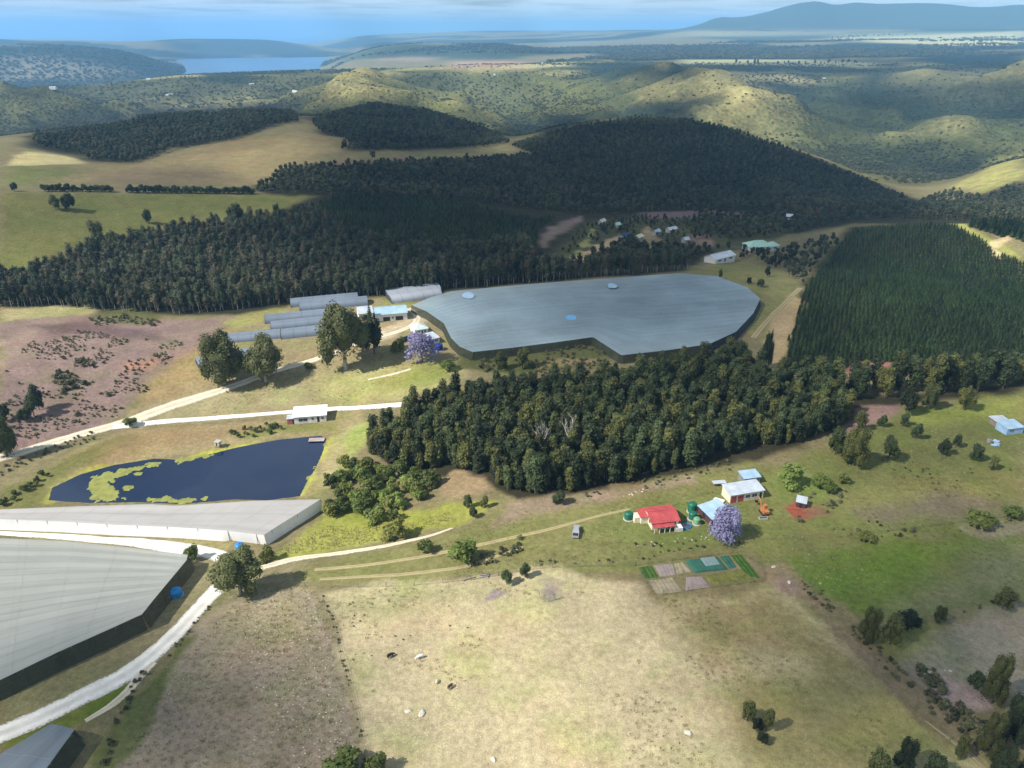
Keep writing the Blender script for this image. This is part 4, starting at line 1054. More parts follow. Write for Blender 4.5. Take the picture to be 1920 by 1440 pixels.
road('gravel_road', [(-60, 996), (40, 1002), (150, 1009), (260, 1018), (350, 1030), (405, 1041), (437, 1058), (436, 1078), (412, 1100), (385, 1128), (345, 1172), (300, 1215), (240, 1262), (160, 1304), (80, 1344), (0, 1377), (-70, 1408)], [1.6, 1.8, 2.6, 4.4, 4.6, 4.2, 4.4, 4.4], SAND, seed=3)
road('gravel_road', [(428, 1066), (470, 1068), (520, 1056), (560, 1047), (640, 1037), (720, 1024), (800, 1006), (850, 990)], [3.6, 3.0, 2.0, 1.6, 1.3, 0.6], SAND2, 0.09, seed=4)
road('side_track', [(288, 1242), (262, 1268), (240, 1296), (205, 1325), (160, 1352)], [2.0, 2.2, 1.8, 1.0], SAND2, 0.06, seed=5)
road('farm_track', [(590, 1068), (700, 1058), (800, 1042), (880, 1026), (960, 1008), (1040, 990), (1120, 968), (1180, 955)], [1.4, 1.6, 1.4, 1.2, 1.0], TRACK, 0.06, seed=6)
road('farm_track', [(600, 1086), (740, 1078), (850, 1066), (910, 1050), (980, 1026)], [1.2, 1.4, 1.2, 0.8], TRACK, 0.06, seed=7)
road('farm_track', [(1735, 1352), (1780, 1385), (1850, 1440), (1900, 1490)], [0.3, 1.0, 1.4], TRACK, 0.06, seed=8)
road('farm_track', [(1500, 540), (1470, 570), (1440, 600), (1412, 634)], [2.6, 2.6, 2.6], TRACK, 0.07, seed=9)
road('farm_track', [(770, 692), (735, 702), (690, 712)], [1.0, 1.4, 0.8], SAND2, 0.06, seed=10)

# ------------------------------------------------------------------ box and building helpers
def box_v(x0, x1, y0, y1, z0, z1):
    V = [(x0, y0, z0), (x1, y0, z0), (x1, y1, z0), (x0, y1, z0), (x0, y0, z1), (x1, y0, z1), (x1, y1, z1), (x0, y1, z1)]
    Fq = [(0, 3, 2, 1), (4, 5, 6, 7), (0, 1, 5, 4), (1, 2, 6, 5), (2, 3, 7, 6), (3, 0, 4, 7)]
    return V, Fq
class MB:
    def __init__(s): s.V, s.F = [], []
    def add(s, VF):
        o = len(s.V); s.V += list(VF[0]); s.F += [tuple(i + o for i in f) for f in VF[1]]; return s
    def box(s, *a): return s.add(box_v(*a))
    def tube(s, pts, rads, sides=8): tube(s.V, s.F, pts, rads, sides); return s
    def lathe(s, prof, n=18, cx=0, cy=0):
        o = len(s.V)
        for r_, z in prof:
            for k in range(n): s.V.append((cx + r_ * math.cos(6.2832 * k / n), cy + r_ * math.sin(6.2832 * k / n), z))
        for i in range(len(prof) - 1):
            for k in range(n):
                k2 = (k + 1) % n; s.F.append((o + i * n + k, o + i * n + k2, o + (i + 1) * n + k2, o + (i + 1) * n + k))
        s.F.append(tuple(o + (len(prof) - 1) * n + k for k in range(n))); return s
    def build(s, name, m, parent=None, smooth=False): return obj(name, mesh_np(name, s.V, s.F, m, smooth), parent)

WHITE = mat('white_plaster', (0.66, 0.64, 0.60), 0.85, 0.14)
CREAM = mat('cream_plaster', (0.70, 0.62, 0.47), 0.85, 0.08)
DARKOPEN = mat('dark_opening', (0.025, 0.025, 0.03), 0.6, 0.1)
GLASS = mat('window_glass', (0.04, 0.05, 0.06), 0.12, 0.1, spec=0.6)
RED_ROOF = mat('red_roof_sheet', (0.44, 0.075, 0.078), 0.7, 0.25, 0.5, streak=(0.5, 0.18, 'X'))
RED_DOOR = mat('red_door_paint', (0.38, 0.07, 0.09), 0.6, 0.12)
PALE_ROOF = mat('pale_zinc_roof', (0.52, 0.57, 0.62), 0.5, 0.18, 0.4, metal=0.15, streak=(0.6, 0.10, 'X'))
BLUE_ROOF = mat('light_blue_roof', (0.34, 0.48, 0.60), 0.55, 0.18, 0.4, streak=(0.6, 0.12, 'X'))
NAVY_ROOF = mat('navy_roof', (0.035, 0.06, 0.18), 0.6, 0.15, 0.4)
GREEN_ROOF = mat('pale_green_roof', (0.36, 0.56, 0.46), 0.55, 0.10, 0.4, streak=(0.6, 0.12, 'X'))
MAROON = mat('maroon_boards', (0.10, 0.045, 0.05), 0.8, 0.25, streak=(0.3, 0.3, 'X'))
GREY_BOARD = mat('grey_boards', (0.28, 0.27, 0.26), 0.85, 0.25, streak=(0.25, 0.25, 'X'))
TIMBER = mat('weathered_timber', (0.22, 0.18, 0.14), 0.9, 0.25)
BLUE_SHEET = mat('pale_blue_sheet', (0.34, 0.50, 0.70), 0.6, 0.2, 0.5, streak=(0.5, 0.15, 'X'))

def frame(A, B):
    a, b = at(*A), at(*B); d = Vector((b[0] - a[0], b[1] - a[1], 0)); L = d.length
    return a, math.atan2(d[1], d[0]), L

def building(name, label, cat, A, B, depth, h, roof='gable', walls=WHITE, roofm=PALE_ROOF, rise=1.2, over=0.35, openings=(), group=None, sides=(), plinth=0.0, chimney=None):
    """A, B: the two front ground corners as the photograph shows them; depth in metres away from the viewer"""
    a, rz, L = frame(A, B); D = depth
    b = at(*B)
    if (b - a).length > 60:                # far away: lay the front square to the view
        L = (B[0] - A[0]) / ppm(a); rz = 0.0; b = a + Vector((L, 0, 0)); D = L * 0.6
    z0 = min(a[2], b[2], float(H(*(Vector((a[0], a[1])) + Vector((-math.sin(rz), math.cos(rz))) * D)))) - 0.25
    zb = max(a[2], b[2]) - z0
    t = thing(name, label, cat, (a[0], a[1], z0), rz, group)
    hw = h + zb
    mb = MB()
    if roof == 'gable':
        V = [(0, 0, 0), (L, 0, 0), (L, D, 0), (0, D, 0), (0, 0, hw), (L, 0, hw), (L, D, hw), (0, D, hw), (0, D / 2, hw + rise), (L, D / 2, hw + rise)]
        Fq = [(0, 1, 5, 4), (2, 3, 7, 6), (1, 2, 6, 9, 5), (3, 0, 4, 8, 7), (0, 3, 2, 1), (4, 5, 9, 8), (6, 7, 8, 9)]
    elif roof == 'mono':
        V = [(0, 0, 0), (L, 0, 0), (L, D, 0), (0, D, 0), (0, 0, hw), (L, 0, hw), (L, D, hw + rise), (0, D, hw + rise)]
        Fq = [(0, 1, 5, 4), (2, 3, 7, 6), (1, 2, 6, 5), (3, 0, 4, 7), (0, 3, 2, 1), (4, 5, 6, 7)]
    else:
        V, Fq = box_v(0, L, 0, D, 0, hw)
    mb.add((V, Fq)); mb.build('wall', walls, t)
    r_ = MB(); o = over; th = 0.12
    def slab(p0, p1, p2, p3):
        up = Vector((0, 0, th)); P = [Vector(p) + Vector((0, 0, 0.03)) for p in (p0, p1, p2, p3)]
        r_.add(([tuple(p) for p in P] + [tuple(p + up) for p in P], [(0, 3, 2, 1), (4, 5, 6, 7), (0, 1, 5, 4), (1, 2, 6, 5), (2, 3, 7, 6), (3, 0, 4, 7)]))
    sl = rise / (D / 2) if roof == 'gable' else rise / D
    if roof == 'gable':
        slab((-o, -o, hw - o * sl), (L + o, -o, hw - o * sl), (L + o, D / 2, hw + rise), (-o, D / 2, hw + rise))
        slab((-o, D / 2, hw + rise), (L + o, D / 2, hw + rise), (L + o, D + o, hw - o * sl), (-o, D + o, hw - o * sl))
        r_.box(-o, L + o, D / 2 - 0.15, D / 2 + 0.15, hw + rise + th, hw + rise + th + 0.09)
    elif roof == 'mono':
        slab((-o, -o, hw - o * sl), (L + o, -o, hw - o * sl), (L + o, D + o, hw + rise + o * sl), (-o, D + o, hw + rise + o * sl))
    elif roof == 'hip':
        i = min(D / 2, L / 2 - 0.3); zt = hw + rise; ze = hw
        P = [(-o, -o, ze), (L + o, -o, ze), (L + o, D + o, ze), (-o, D + o, ze), (i, D / 2, zt), (L - i, D / 2, zt)]
        r_.add((P, [(0, 1, 5, 4), (1, 2, 5), (2, 3, 4, 5), (3, 0, 4), (0, 3, 2, 1)]))
    else:
        r_.box(-o, L + o, -o, D + o, hw + 0.02, hw + 0.16)
    rf = r_.build('roof', roofm, t)
    if chimney: MB().box(chimney[0], chimney[0] + 0.6, chimney[1], chimney[1] + 0.6, hw, hw + rise + 0.9).build('chimney', walls, rf)
    for (x0, x1, za, zc, nm, m) in openings:
        w_ = MB().box(x0 * L, x1 * L, -0.04, 0.05, za + zb, zc + zb).build(nm, m, t)
        if nm == 'window':
            fr = MB(); xa, xb = x0 * L, x1 * L
            fr.box(xa - .08, xb + .08, -0.07, -0.045, zc + zb, zc + zb + .08); fr.box(xa - .08, xb + .08, -0.09, -0.045, za + zb - .08, za + zb)
            fr.box((xa + xb) / 2 - .03, (xa + xb) / 2 + .03, -0.07, -0.045, za + zb, zc + zb); fr.build('frame', WHITE, w_)
    for (y0, y1, za, zc, nm, m, sd) in sides:
        x = -0.04 if sd < 0 else L - 0.05
        MB().box(x, x + 0.09, y0 * D, y1 * D, za + zb, zc + zb).build(nm, m, t)
    t['size_m'] = L
    return t, L, hw, zb

def win(x0, x1, a=1.0, b=2.0): return (x0, x1, a, b, 'window', GLASS)
def door(x0, x1, b=2.1, m=DARKOPEN): return (x0, x1, 0.05, b, 'door', m)

# red roofed farmhouse
t, L, hw, zb = building('farm_house', 'red roofed cream farmhouse with a small veranda beside the green tanks', 'house', (1222, 994), (1271, 989), 6.8, 2.3, 'gable', CREAM, RED_ROOF, 1.1, 0.4,
    [win(0.10, 0.2), door(0.27, 0.34, m=RED_DOOR), win(0.42, 0.56), door(0.62, 0.69), win(0.76, 0.9)], sides=[(0.2, 0.35, 1, 2, 'window', GLASS, -1), (0.6, 0.75, 1, 2, 'window', GLASS, -1)], chimney=None)
MB().box(-0.2, L * 0.8, -1.9, -0.02, hw - 0.42, hw - 0.32).build('veranda_roof', RED_ROOF, t)
for k in range(5): MB().box(0.0 + k * L * 0.195, 0.14 + k * L * 0.195, -1.8, -1.66, 0, hw - 0.43).build('veranda_post', WHITE, t)
MB().box(L * 0.82, L + 0.6, -1.9, -0.03, 0, 1.1 + zb).build('veranda_wall', WHITE, t)
MB().box(-2.0, -0.02, 3.0, 6.4, 0, hw - 0.1).build('side_wing', CREAM, t)
MB().box(-2.3, -0.05, 2.7, 6.7, hw - 0.08, hw + 0.06).build('side_wing_roof', RED_ROOF, t)
MB().box(-3.6, -2.03, 3.6, 6.0, 0, hw - 0.5).build('store_room', CREAM, t)
# long garage with red doors
t, L, hw, zb = building('garage', 'long white garage with a pale roof and two dark red doors', 'garage', (1368, 944), (1430, 934), 4.6, 2.7, 'mono', CREAM, PALE_ROOF, 0.5, 0.3,
    [(0.02, 0.19, .05, 2.2, 'garage_door', RED_DOOR), (0.23, 0.40, .05, 2.2, 'garage_door', RED_DOOR), win(0.47, 0.59, .9, 2.0), win(0.66, 0.80, .9, 2.0), door(0.88, 0.95)])
MB().box(0, L, -0.03, -0.01, hw - 0.4, hw - 0.02).build('fascia', WHITE, t)
building('shed', 'small flat roofed shed just behind the long garage', 'shed', (1394, 910), (1424, 906), 3.4, 2.2, 'mono', GREY_BOARD, BLUE_ROOF, 0.4, 0.25, [door(0.4, 0.6)])
building('shed', 'pale blue roofed maroon shed half hidden by the blossom tree', 'shed', (1308, 962), (1334, 988), 6.0, 2.4, 'mono', MAROON, BLUE_ROOF, 0.7, 0.25, [door(0.35, 0.5)])
building('hut', 'tiny hut with a pale roof above the red soil plot', 'shed', (1492, 950), (1509, 954), 2.4, 1.7, 'mono', MAROON, PALE_ROOF, 0.4, 0.25, [door(0.35, 0.65, 1.5)])
# right edge
building('shed', 'light blue tin shed at the right edge of the picture', 'shed', (1886, 816), (1917, 812), 4.6, 2.2, 'mono', BLUE_SHEET, BLUE_ROOF, 0.5, 0.2, [win(0.2, 0.4, 1, 1.7)])
building('shelter', 'open white roofed shelter beside the blue tin shed', 'shed', (1868, 802), (1890, 800), 3.6, 2.0, 'mono', TIMBER, PALE_ROOF, 0.2, 0.4, [(0.05, 0.95, 0.1, 1.8, 'opening', DARKOPEN)])
# house at the dam
t, L, hw, zb = building('cottage', 'small white cottage with a red end wall above the dam', 'house', (552, 795), (612, 790), 6.0, 2.7, 'mono', WHITE, mat('white_roof', (0.80, 0.80, 0.80), 0.6, 0.05), 0.8, 0.4,
    [(0.15, 0.42, 0.7, 1.9, 'window', GLASS), win(0.55, 0.62), door(0.72, 0.79), win(0.86, 0.93)])
MB().box(-2.4, -0.03, 0.0, 3.0, 0, 2.1 + zb).build('lean_to', mat('red_tin', (0.40, 0.13, 0.12), 0.7, 0.2, streak=(0.4, 0.2, 'X')), t)
MB().box(-2.6, -0.02, -0.2, 3.2, 2.11 + zb, 2.22 + zb).build('lean_to_roof', PALE_ROOF, t)
MB().box(-0.6, -0.1, -0.05, 0.0, 0.2, 1.8 + zb).build('lean_to_door', DARKOPEN, t)
# packing sheds
t, L, hw, zb = building('packing_shed', 'long white packing shed with a light blue roof beside the big net', 'shed', (706, 604), (764, 599), 10.5, 3.4, 'gable', WHITE, BLUE_ROOF, 1.5, 0.4, [(0.22, 0.44, .05, 2.0, 'opening', DARKOPEN), (0.62, 0.86, .05, 2.0, 'opening', DARKOPEN), win(0.5, 0.56)])
building('packing_shed', 'short white shed behind the big dark tree', 'shed', (674, 602), (700, 599), 9.5, 3.4, 'gable', WHITE, PALE_ROOF, 1.6, 0.4, [(0.3, 0.6, .05, 2.6, 'opening', DARKOPEN)])
building('house', 'pale roofed house behind the violet tree near the big net', 'house', (779, 630), (803, 626), 7.0, 2.7, 'hip', WHITE, mat('grey_green_roof', (0.50, 0.58, 0.55), 0.6, 0.1), 1.4, 0.4, [win(0.2, 0.35), door(0.5, 0.6), win(0.7, 0.85)])
building('annex', 'white annex between the violet tree and the net wall', 'house', (804, 648), (824, 643), 6.0, 2.5, 'mono', WHITE, PALE_ROOF, 0.5, 0.3, [door(0.3, 0.45), win(0.6, 0.85)])
building('screen_wall', 'dark blue screen wall left of the violet tree', 'wall', (746, 645), (782, 634), 0.25, 2.2, 'flat', mat('dark_blue_screen', (0.035, 0.06, 0.12), 0.8, 0.2), mat('dark_blue_coping', (0.05, 0.08, 0.15), 0.8, 0.2), 0, 0.05)
# houses round the village
building('house', 'white house with a pale roof at the far corner of the big net', 'house', (1341, 495), (1377, 491), 9, 2.8, 'gable', WHITE, PALE_ROOF, 1.8, 0.5, [win(0.15, 0.3), door(0.45, 0.52), win(0.7, 0.85)])
building('house', 'large pale green roofed house among trees behind the big net', 'house', (1405, 473), (1450, 470), 11, 3, 'hip', WHITE, GREEN_ROOF, 3.2, 0.6, [win(0.1, 0.22), win(0.35, 0.45), door(0.5, 0.57), win(0.75, 0.88)])
building('house', 'small pale green roofed wing right of the large green roofed house', 'house', (1446, 470), (1461, 468), 8, 2.8, 'hip', WHITE, GREEN_ROOF, 2.2, 0.5, [win(0.3, 0.6)])
VILW = mat('weathered_plaster', (0.36, 0.34, 0.31), .9, .2)
vil = [((1171, 451), (1188, 449), 7, NAVY_ROOF, 'navy roofed village house at the end of the sandy lane'), ((1198, 452), (1209, 450), 6, mat('yellow_tin', (0.62, 0.55, 0.38), 0.7, 0.1), 'yellowish village hut right of the navy roofed house'),
       ((1230, 442), (1241, 440), 4.5, BLUE_ROOF, 'pale blue village house in the middle of the village'), ((1255, 437), (1273, 434), 5, PALE_ROOF, 'long bright village house at the right of the village'),
       ((1128, 422), (1138, 420), 4.5, mat('tan_roof', (0.55, 0.48, 0.40), 0.7, 0.1), 'tan village hut highest on the left of the village'), ((1157, 428), (1166, 427), 4.5, GREEN_ROOF, 'greenish village hut above the navy roofed house'),
       ((1284, 456), (1295, 455), 5, PALE_ROOF, 'small white hut on the bare patch below the village'), ((1474, 413), (1488, 412), 6, PALE_ROOF, 'white house alone in the valley bush beyond the green roofed house')]
for A, B, dp, rm, lb in vil:
    B = (A[0] + (B[0] - A[0]) * .8, B[1])
    building('village_house', lb, 'house', A, B, dp * .8, 2.3, 'gable', VILW, rm, 1.4, 0.4, [win(0.15, 0.35), door(0.55, 0.7)], 'village houses')
far = [((315, 179), (331, 179), 'white farmhouse by the dark thicket on the far left slope'), ((468, 160), (484, 159), 'bright white farmhouse left of two on the far slope under the lagoon'), ((548, 173), (562, 173), 'white farmhouse right of two on the far slope under the lagoon'),
       ((1015, 118), (1021, 118), 'white house left on the far crest in the middle'), ((1028, 117), (1032, 117), 'white house right on the far crest in the middle'), ((92, 166), (112, 165), 'pale buildings by the water on the far left'), ((274, 149), (286, 149), 'tiny white house on the far crest left of the lagoon'), ((925, 141), (938, 141), 'pale roofed house below the yellow field on the far hill'), ((1540, 148), (1552, 148), 'small house on the yellow hill right of the far tree belt')]
for A, B, lb in far:
    B = (A[0] + (B[0] - A[0]) * .6, B[1]); a = at(*A); d_ = (B[0] - A[0]) / ppm(a) * 0.6
    building('farmhouse', lb, 'house', A, B, d_, d_ * 0.28, 'gable', WHITE, PALE_ROOF, d_ * 0.15, d_ * 0.03, [win(0.2, 0.35, d_ * .06, d_ * .2), door(0.55, 0.66, d_ * .2)], 'far farmhouses')

# ------------------------------------------------------------------ shade net houses
def net_mat(name, col, see=0.12, seam=4.0, dark=0.25, blotch=0.2):
    m, t, p = new_mat(name)
    ac = t.new('ShaderNodeAttribute', attribute_name='across').outputs['Fac']
    al = t.new('ShaderNodeAttribute', attribute_name='along').outputs['Fac']
    pos = t.new('ShaderNodeNewGeometry').outputs['Position']
    def band(v, period, w):
        fr = t.math('FRACT', t.math('DIVIDE', v, period), 0.0)
        return t.rng(t.math('ABSOLUTE', t.math('SUBTRACT', fr, 0.5), 0.0), 0.5 - w, 0.5, 0, 1)
    s1 = band(ac, seam, 0.14); s2 = band(al, seam * 6, 0.012)
    str_ = t.new('ShaderNodeMapping'); str_.inputs['Scale'].default_value = (0.02, 0.35, 1)
    cmb = t.new('ShaderNodeCombineXYZ'); t.link(al, cmb.inputs[0]); t.link(ac, cmb.inputs[1]); t.link(cmb.outputs[0], str_.inputs['Vector'])
    n1 = t.noise(str_.outputs[0], 1.0, 5, 0.65); n2 = t.noise(pos, 0.03, 4, 0.6)
    f = t.math('MULTIPLY', t.rng(n1, 0.3, 0.7, 1 - dark, 1 + dark * 0.6), t.rng(n2, 0.3, 0.7, 1 - blotch, 1 + blotch))
    f = t.math('MULTIPLY', f, t.rng(s1, 0, 1, 1.0, 1 - dark)); f = t.math('MULTIPLY', f, t.rng(s2, 0, 1, 1.0, 0.95))
    c = t.scale_col(col, f); t.link(c, p.inputs['Base Color'])
    p.inputs['Roughness'].default_value = 0.75; p.inputs['Specular IOR Level'].default_value = 0.15
    tr = t.new('ShaderNodeBsdfTransparent'); mx = t.new('ShaderNodeMixShader'); mx.inputs[0].default_value = see
    t.link(p.outputs[0], mx.inputs[1]); t.link(tr.outputs[0], mx.inputs[2]); t.link(mx.outputs[0], t.n['Material Output'].inputs['Surface'])
    return m
NET_GREY = net_mat('grey_shade_net', sr(172, 194, 204), 0.22, 4.0, 0.12, 0.24)
NET_PALE = net_mat('pale_shade_net', sr(204, 206, 198), 0.16, 3.2, 0.14, 0.12)
NET_WHITE = net_mat('white_shade_net', sr(208, 204, 200), 0.08, 4.5, 0.12, 0.10)
NET_BRIGHT = net_mat('white_side_net', (0.82, 0.81, 0.79), 0.05, 5.0, 0.05, 0.05)
NET_DARK = net_mat('dark_side_net', (0.046, 0.056, 0.038), 0.30, 6.0, 0.3, 0.4)
NET_NAVY = net_mat('navy_side_net', (0.030, 0.040, 0.062), 0.15, 6.0, 0.2, 0.25)
POSTM = mat('treated_post', (0.20, 0.17, 0.13), 0.9, 0.2)
POST = MB().tube([(0, 0, -0.3), (0, 0, 1.0)], [0.09, 0.08], 6)
POST_ME = mesh_np('net_post', POST.V, POST.F, POSTM)

CABLE = mat('grey_cable', (0.42, 0.42, 0.40), 0.6, 0.1)
def resample(P, n):
    P = np.array(P); d = np.concatenate([[0], np.cumsum(np.linalg.norm(np.diff(P, axis=0), axis=1))]); t = np.linspace(0, d[-1], n)
    return np.stack([np.interp(t, d, P[:, k]) for k in range(3)], 1)

def net_house(label, top, right, bottom, left, h, roofm, walls, nu=70, nv=44, sag=0.22, seam=4.0, wall_out=0.9, heights=None):
    """top: A..B, right: B..C, bottom: D..C, left: A..D as rows of roof-edge points seen in the photograph"""
    E = [resample([tuple(at(p[0], p[1], h)) for p in e], n) for e, n in ((top, nu), (right, nv), (bottom, nu), (left, nv))]
    T, Rt, Bt, Lf = E
    for a, b in ((T[0], Lf[0]), (T[-1], Rt[0]), (Bt[0], Lf[-1]), (Bt[-1], Rt[-1])):
        m = (a + b) / 2; a[:] = m; b[:] = m
    u = np.linspace(0, 1, nu)[None, :, None]; v = np.linspace(0, 1, nv)[:, None, None]
    P = (1 - v) * T[None] + v * Bt[None] + (1 - u) * Lf[:, None] + u * Rt[:, None] - ((1 - u) * (1 - v) * T[0] + u * (1 - v) * T[-1] + (1 - u) * v * Bt[0] + u * v * Bt[-1])
    wid = np.linalg.norm(T[nu // 2] - Bt[nu // 2]); lng = np.linalg.norm(Lf[nv // 2] - Rt[nv // 2])
    inner = np.minimum(np.minimum(u, 1 - u), np.minimum(v, 1 - v))[..., 0] * 12
    P[..., 2] += np.clip(inner, 0, 1) * (sag * np.cos(v[..., 0] * wid / (seam * 2) * 6.283) + 0.22 * (fbm(P[..., 0], P[..., 1], 16, 3, 4) - 0.5))
    root = thing('shade_net_house', label, 'net house', tuple(np.append(P.reshape(-1, 3)[:, :2].mean(0), 0)))
    base = np.array(root.location)
    def patch(name, Q, m, ac, al):
        o = grid_object(name, Q[..., 0] - base[0], Q[..., 1] - base[1], Q[..., 2] - base[2], m); o.parent = root
        for nm, d in (('across', ac), ('along', al)):
            a_ = o.data.attributes.new(nm, 'FLOAT', 'POINT'); a_.data.foreach_set('value', np.broadcast_to(d, Q.shape[:2]).ravel().astype(np.float32))
        return o
    patch('net_roof', P, roofm, v[..., 0] * wid, u[..., 0] * lng)
    for k in range(4, nu - 3, max(3, int(nu * 9.0 / lng))):
        q = P[:, k] + np.array([0, 0, 0.05]) - base
        MB().tube([tuple(c) for c in q[::2]], [0.014] * len(q[::2]), 4).build('cable', CABLE, root)
    cen = P.reshape(-1, 3).mean(0)
    for e, wm_ in zip((T, Rt, Bt, Lf), walls):
        if wm_ is None: continue
        out = e[:, :2] - cen[:2]; tn = np.gradient(e[:, :2], axis=0); nn = np.stack([tn[:, 1], -tn[:, 0]], 1); nn /= np.linalg.norm(nn, axis=1)[:, None] + 1e-9
        nn *= np.sign((nn * out).sum(1))[:, None]
        rows = []
        for k, q in enumerate((0.0, 0.5, 1.0)):
            xy = e[:, :2] + nn * wall_out * q ** 1.4
            gz = H(xy[:, 0], xy[:, 1]) - 0.1
            rows.append(np.column_stack([xy, e[:, 2] * (1 - q) + gz * q - (0.02 if k == 0 else 0)]))
        Q = np.array(rows); s = np.concatenate([[0], np.cumsum(np.linalg.norm(np.diff(e, axis=0), axis=1))])
        patch('net_wall', Q, wm_, s[None, :], np.array([0.0, 2, 4])[:, None])
        step = max(1, int(len(e) * 9.0 / max(s[-1], 1)))
        for i in range(0, len(e), step):
            x, y = e[i, :2] + nn[i] * 0.02 - base[:2]; gz = float(H(e[i, 0], e[i, 1]))
            po = obj('post', POST_ME, root); po.location = (x, y, gz - base[2]); po.scale = (1, 1, max(0.5, e[i, 2] - gz - 0.05))
    return root
net_house('huge grey shade net house spread over the middle of the farm', [(772, 572), (805, 558), (845, 546), (1000, 532), (1150, 521), (1275, 512)], [(1275, 512), (1345, 518), (1400, 538), (1426, 560), (1412, 588), (1380, 622), (1330, 645)],
          [(886, 660), (960, 652), (1040, 642), (1112, 632), (1165, 666), (1250, 657), (1330, 645)], [(772, 572), (800, 584), (832, 606), (846, 634), (862, 650), (886, 660)], 3.5, NET_GREY, (None, NET_NAVY, NET_DARK, NET_DARK), 110, 60, 0.10)
net_house('white walled shade net house along the lower bank of the dam', [(-140, 962), (0, 955), (150, 949), (280, 945), (330, 948), (470, 939), (601, 936)], [(601, 936), (560, 962), (524, 984), (495, 1003)],
          [(-140, 966), (0, 973), (110, 977), (210, 983), (330, 988), (420, 994), (470, 1000), (495, 1003)], [(-140, 962), (-140, 966)], 3.6, NET_WHITE, (None, NET_BRIGHT, NET_BRIGHT, None), 80, 24, 0.12, 4.0, 0.35)
net_house('large pale shade net house with dark sides at the left edge', [(-160, 1000), (0, 1009), (120, 1014), (240, 1026), (352, 1040)], [(352, 1040), (350, 1050), (320, 1086), (290, 1122), (266, 1152)],
          [(-160, 1345), (-60, 1300), (0, 1275), (110, 1222), (200, 1182), (266, 1152)], [(-160, 1000), (-160, 1345)], 4.2, NET_PALE, (None, NET_DARK, NET_DARK, None), 80, 60, 0.16, 3.2, 1.0)
net_house('dark sided shade net at the lower left corner', [(-160, 1520), (0, 1414), (40, 1390), (95, 1357)], [(95, 1357), (118, 1361), (140, 1368)],
          [(60, 1520), (84, 1445), (112, 1406), (140, 1368)], [(-160, 1520), (60, 1520)], 4.0, net_mat('blue_grey_net', sr(150, 162, 172), 0.1, 4, 0.15, 0.2), (None, NET_DARK, NET_DARK, None), 40, 30, 0.15, 3.0, 1.2)

# blue tarpaulins lying on the big net
TARP = mat('blue_tarpaulin', (0.13, 0.36, 0.60), 0.6, 0.2, 0.8)
TARP2 = mat('faded_blue_tarpaulin', (0.30, 0.42, 0.54), 0.7, 0.25, 0.8)
for (px, py, w_, d_, m, lb) in [(1071, 595, 2.6, 3.6, TARP, 'bright blue tarpaulin patch on the near half of the big net'), (878, 554, 3.2, 5, TARP2, 'faded blue patch near the left far corner of the big net'), (1148, 536, 2.6, 4, TARP2, 'faded blue patch on the far half of the big net')]:
    p = at(px, py, 3.92); g_ = np.random.default_rng(px)
    n = 14; P = [(p[0] + math.cos(6.283 * k / n) * w_ * g_.uniform(.8, 1.15) / 1.0, p[1] + math.sin(6.283 * k / n) * d_ * g_.uniform(.8, 1.15)) for k in range(n)]
    bm = bmesh.new(); c0 = bm.verts.new((0, 0, 0.10)); vs = [bm.verts.new((q[0] - p[0], q[1] - p[1], g_.uniform(0, .03))) for q in P]; v2 = [bm.verts.new(((q[0] - p[0]) * .55, (q[1] - p[1]) * .55, .05 + g_.uniform(0, .07))) for q in P]
    for k in range(n): bm.faces.new((vs[k], vs[(k + 1) % n], v2[(k + 1) % n], v2[k])); bm.faces.new((v2[k], v2[(k + 1) % n], c0))
    me = bpy.data.meshes.new('tarpaulin'); bm.to_mesh(me); bm.free(); me.materials.append(m)
    o = obj('tarpaulin', me); o.location = p; tag(o, lb, 'tarpaulin')
    sol = o.modifiers.new('thickness', 'SOLIDIFY'); sol.thickness = 0.03

# ------------------------------------------------------------------ hooped growing tunnels
def tunnel(A, B, w_, hh, m, label, endm):
    a, b = at(*A), at(*B); d = Vector((b[0] - a[0], b[1] - a[1], 0)); L = d.length; rz = math.atan2(d[1], d[0])
    t = thing('growing_tunnel', label, 'tunnel', (a[0], a[1], min(a[2], b[2]) - 0.1), rz, 'hooped growing tunnels')
    ns = max(8, int(L / 1.25)); nc = 12
    ang = np.linspace(0, math.pi, nc)[None, :]; xs_ = np.linspace(0, L, ns)[:, None]
    bul = 1 - 0.035 * np.abs(np.sin(xs_ / 2.5 * math.pi))
    dz = (b[2] - a[2]) * xs_ / L
    Y = w_ / 2 + np.sign(-np.cos(ang)) * np.abs(np.cos(ang)) ** 0.8 * w_ / 2 * bul; Z = np.sin(ang) ** 0.75 * hh * bul + dz + 0 * Y; X = xs_ + 0 * Y
    o = grid_object('cover', X, Y, Z, m); o.parent = t
    for nm, dd in (('across', ang / math.pi * 6), ('along', xs_)):
        a_ = o.data.attributes.new(nm, 'FLOAT', 'POINT'); a_.data.foreach_set('value', np.broadcast_to(dd, X.shape).ravel().astype(np.float32))
    for xe in (0.02, L - 0.02):
        V = [(xe, float(Y[0, k]), float(Z[0 if xe < 1 else -1, k])) for k in range(nc)]; e = mesh_np('end_wall', V, [tuple(range(nc))], endm); obj('end_wall', e, t)
    for k in range(0, ns, 4):
        pts = [(float(X[k, j]), float(Y[k, j]) + (0.03 if j > nc / 2 else -0.03), float(Z[k, j]) + 0.03) for j in range(nc)]
        MB().tube(pts, [0.05] * nc, 5).build('hoop', POSTM, t)
    return t
TUN = net_mat('grey_tunnel_net', sr(150, 164, 180), 0.12, 2.5, 0.14, 0.15)
TUNW = net_mat('white_tunnel_cover', sr(206, 212, 220), 0.06, 3.0, 0.08, 0.08)
TEND = mat('dark_tunnel_end', (0.06, 0.07, 0.08), 0.9, 0.2)
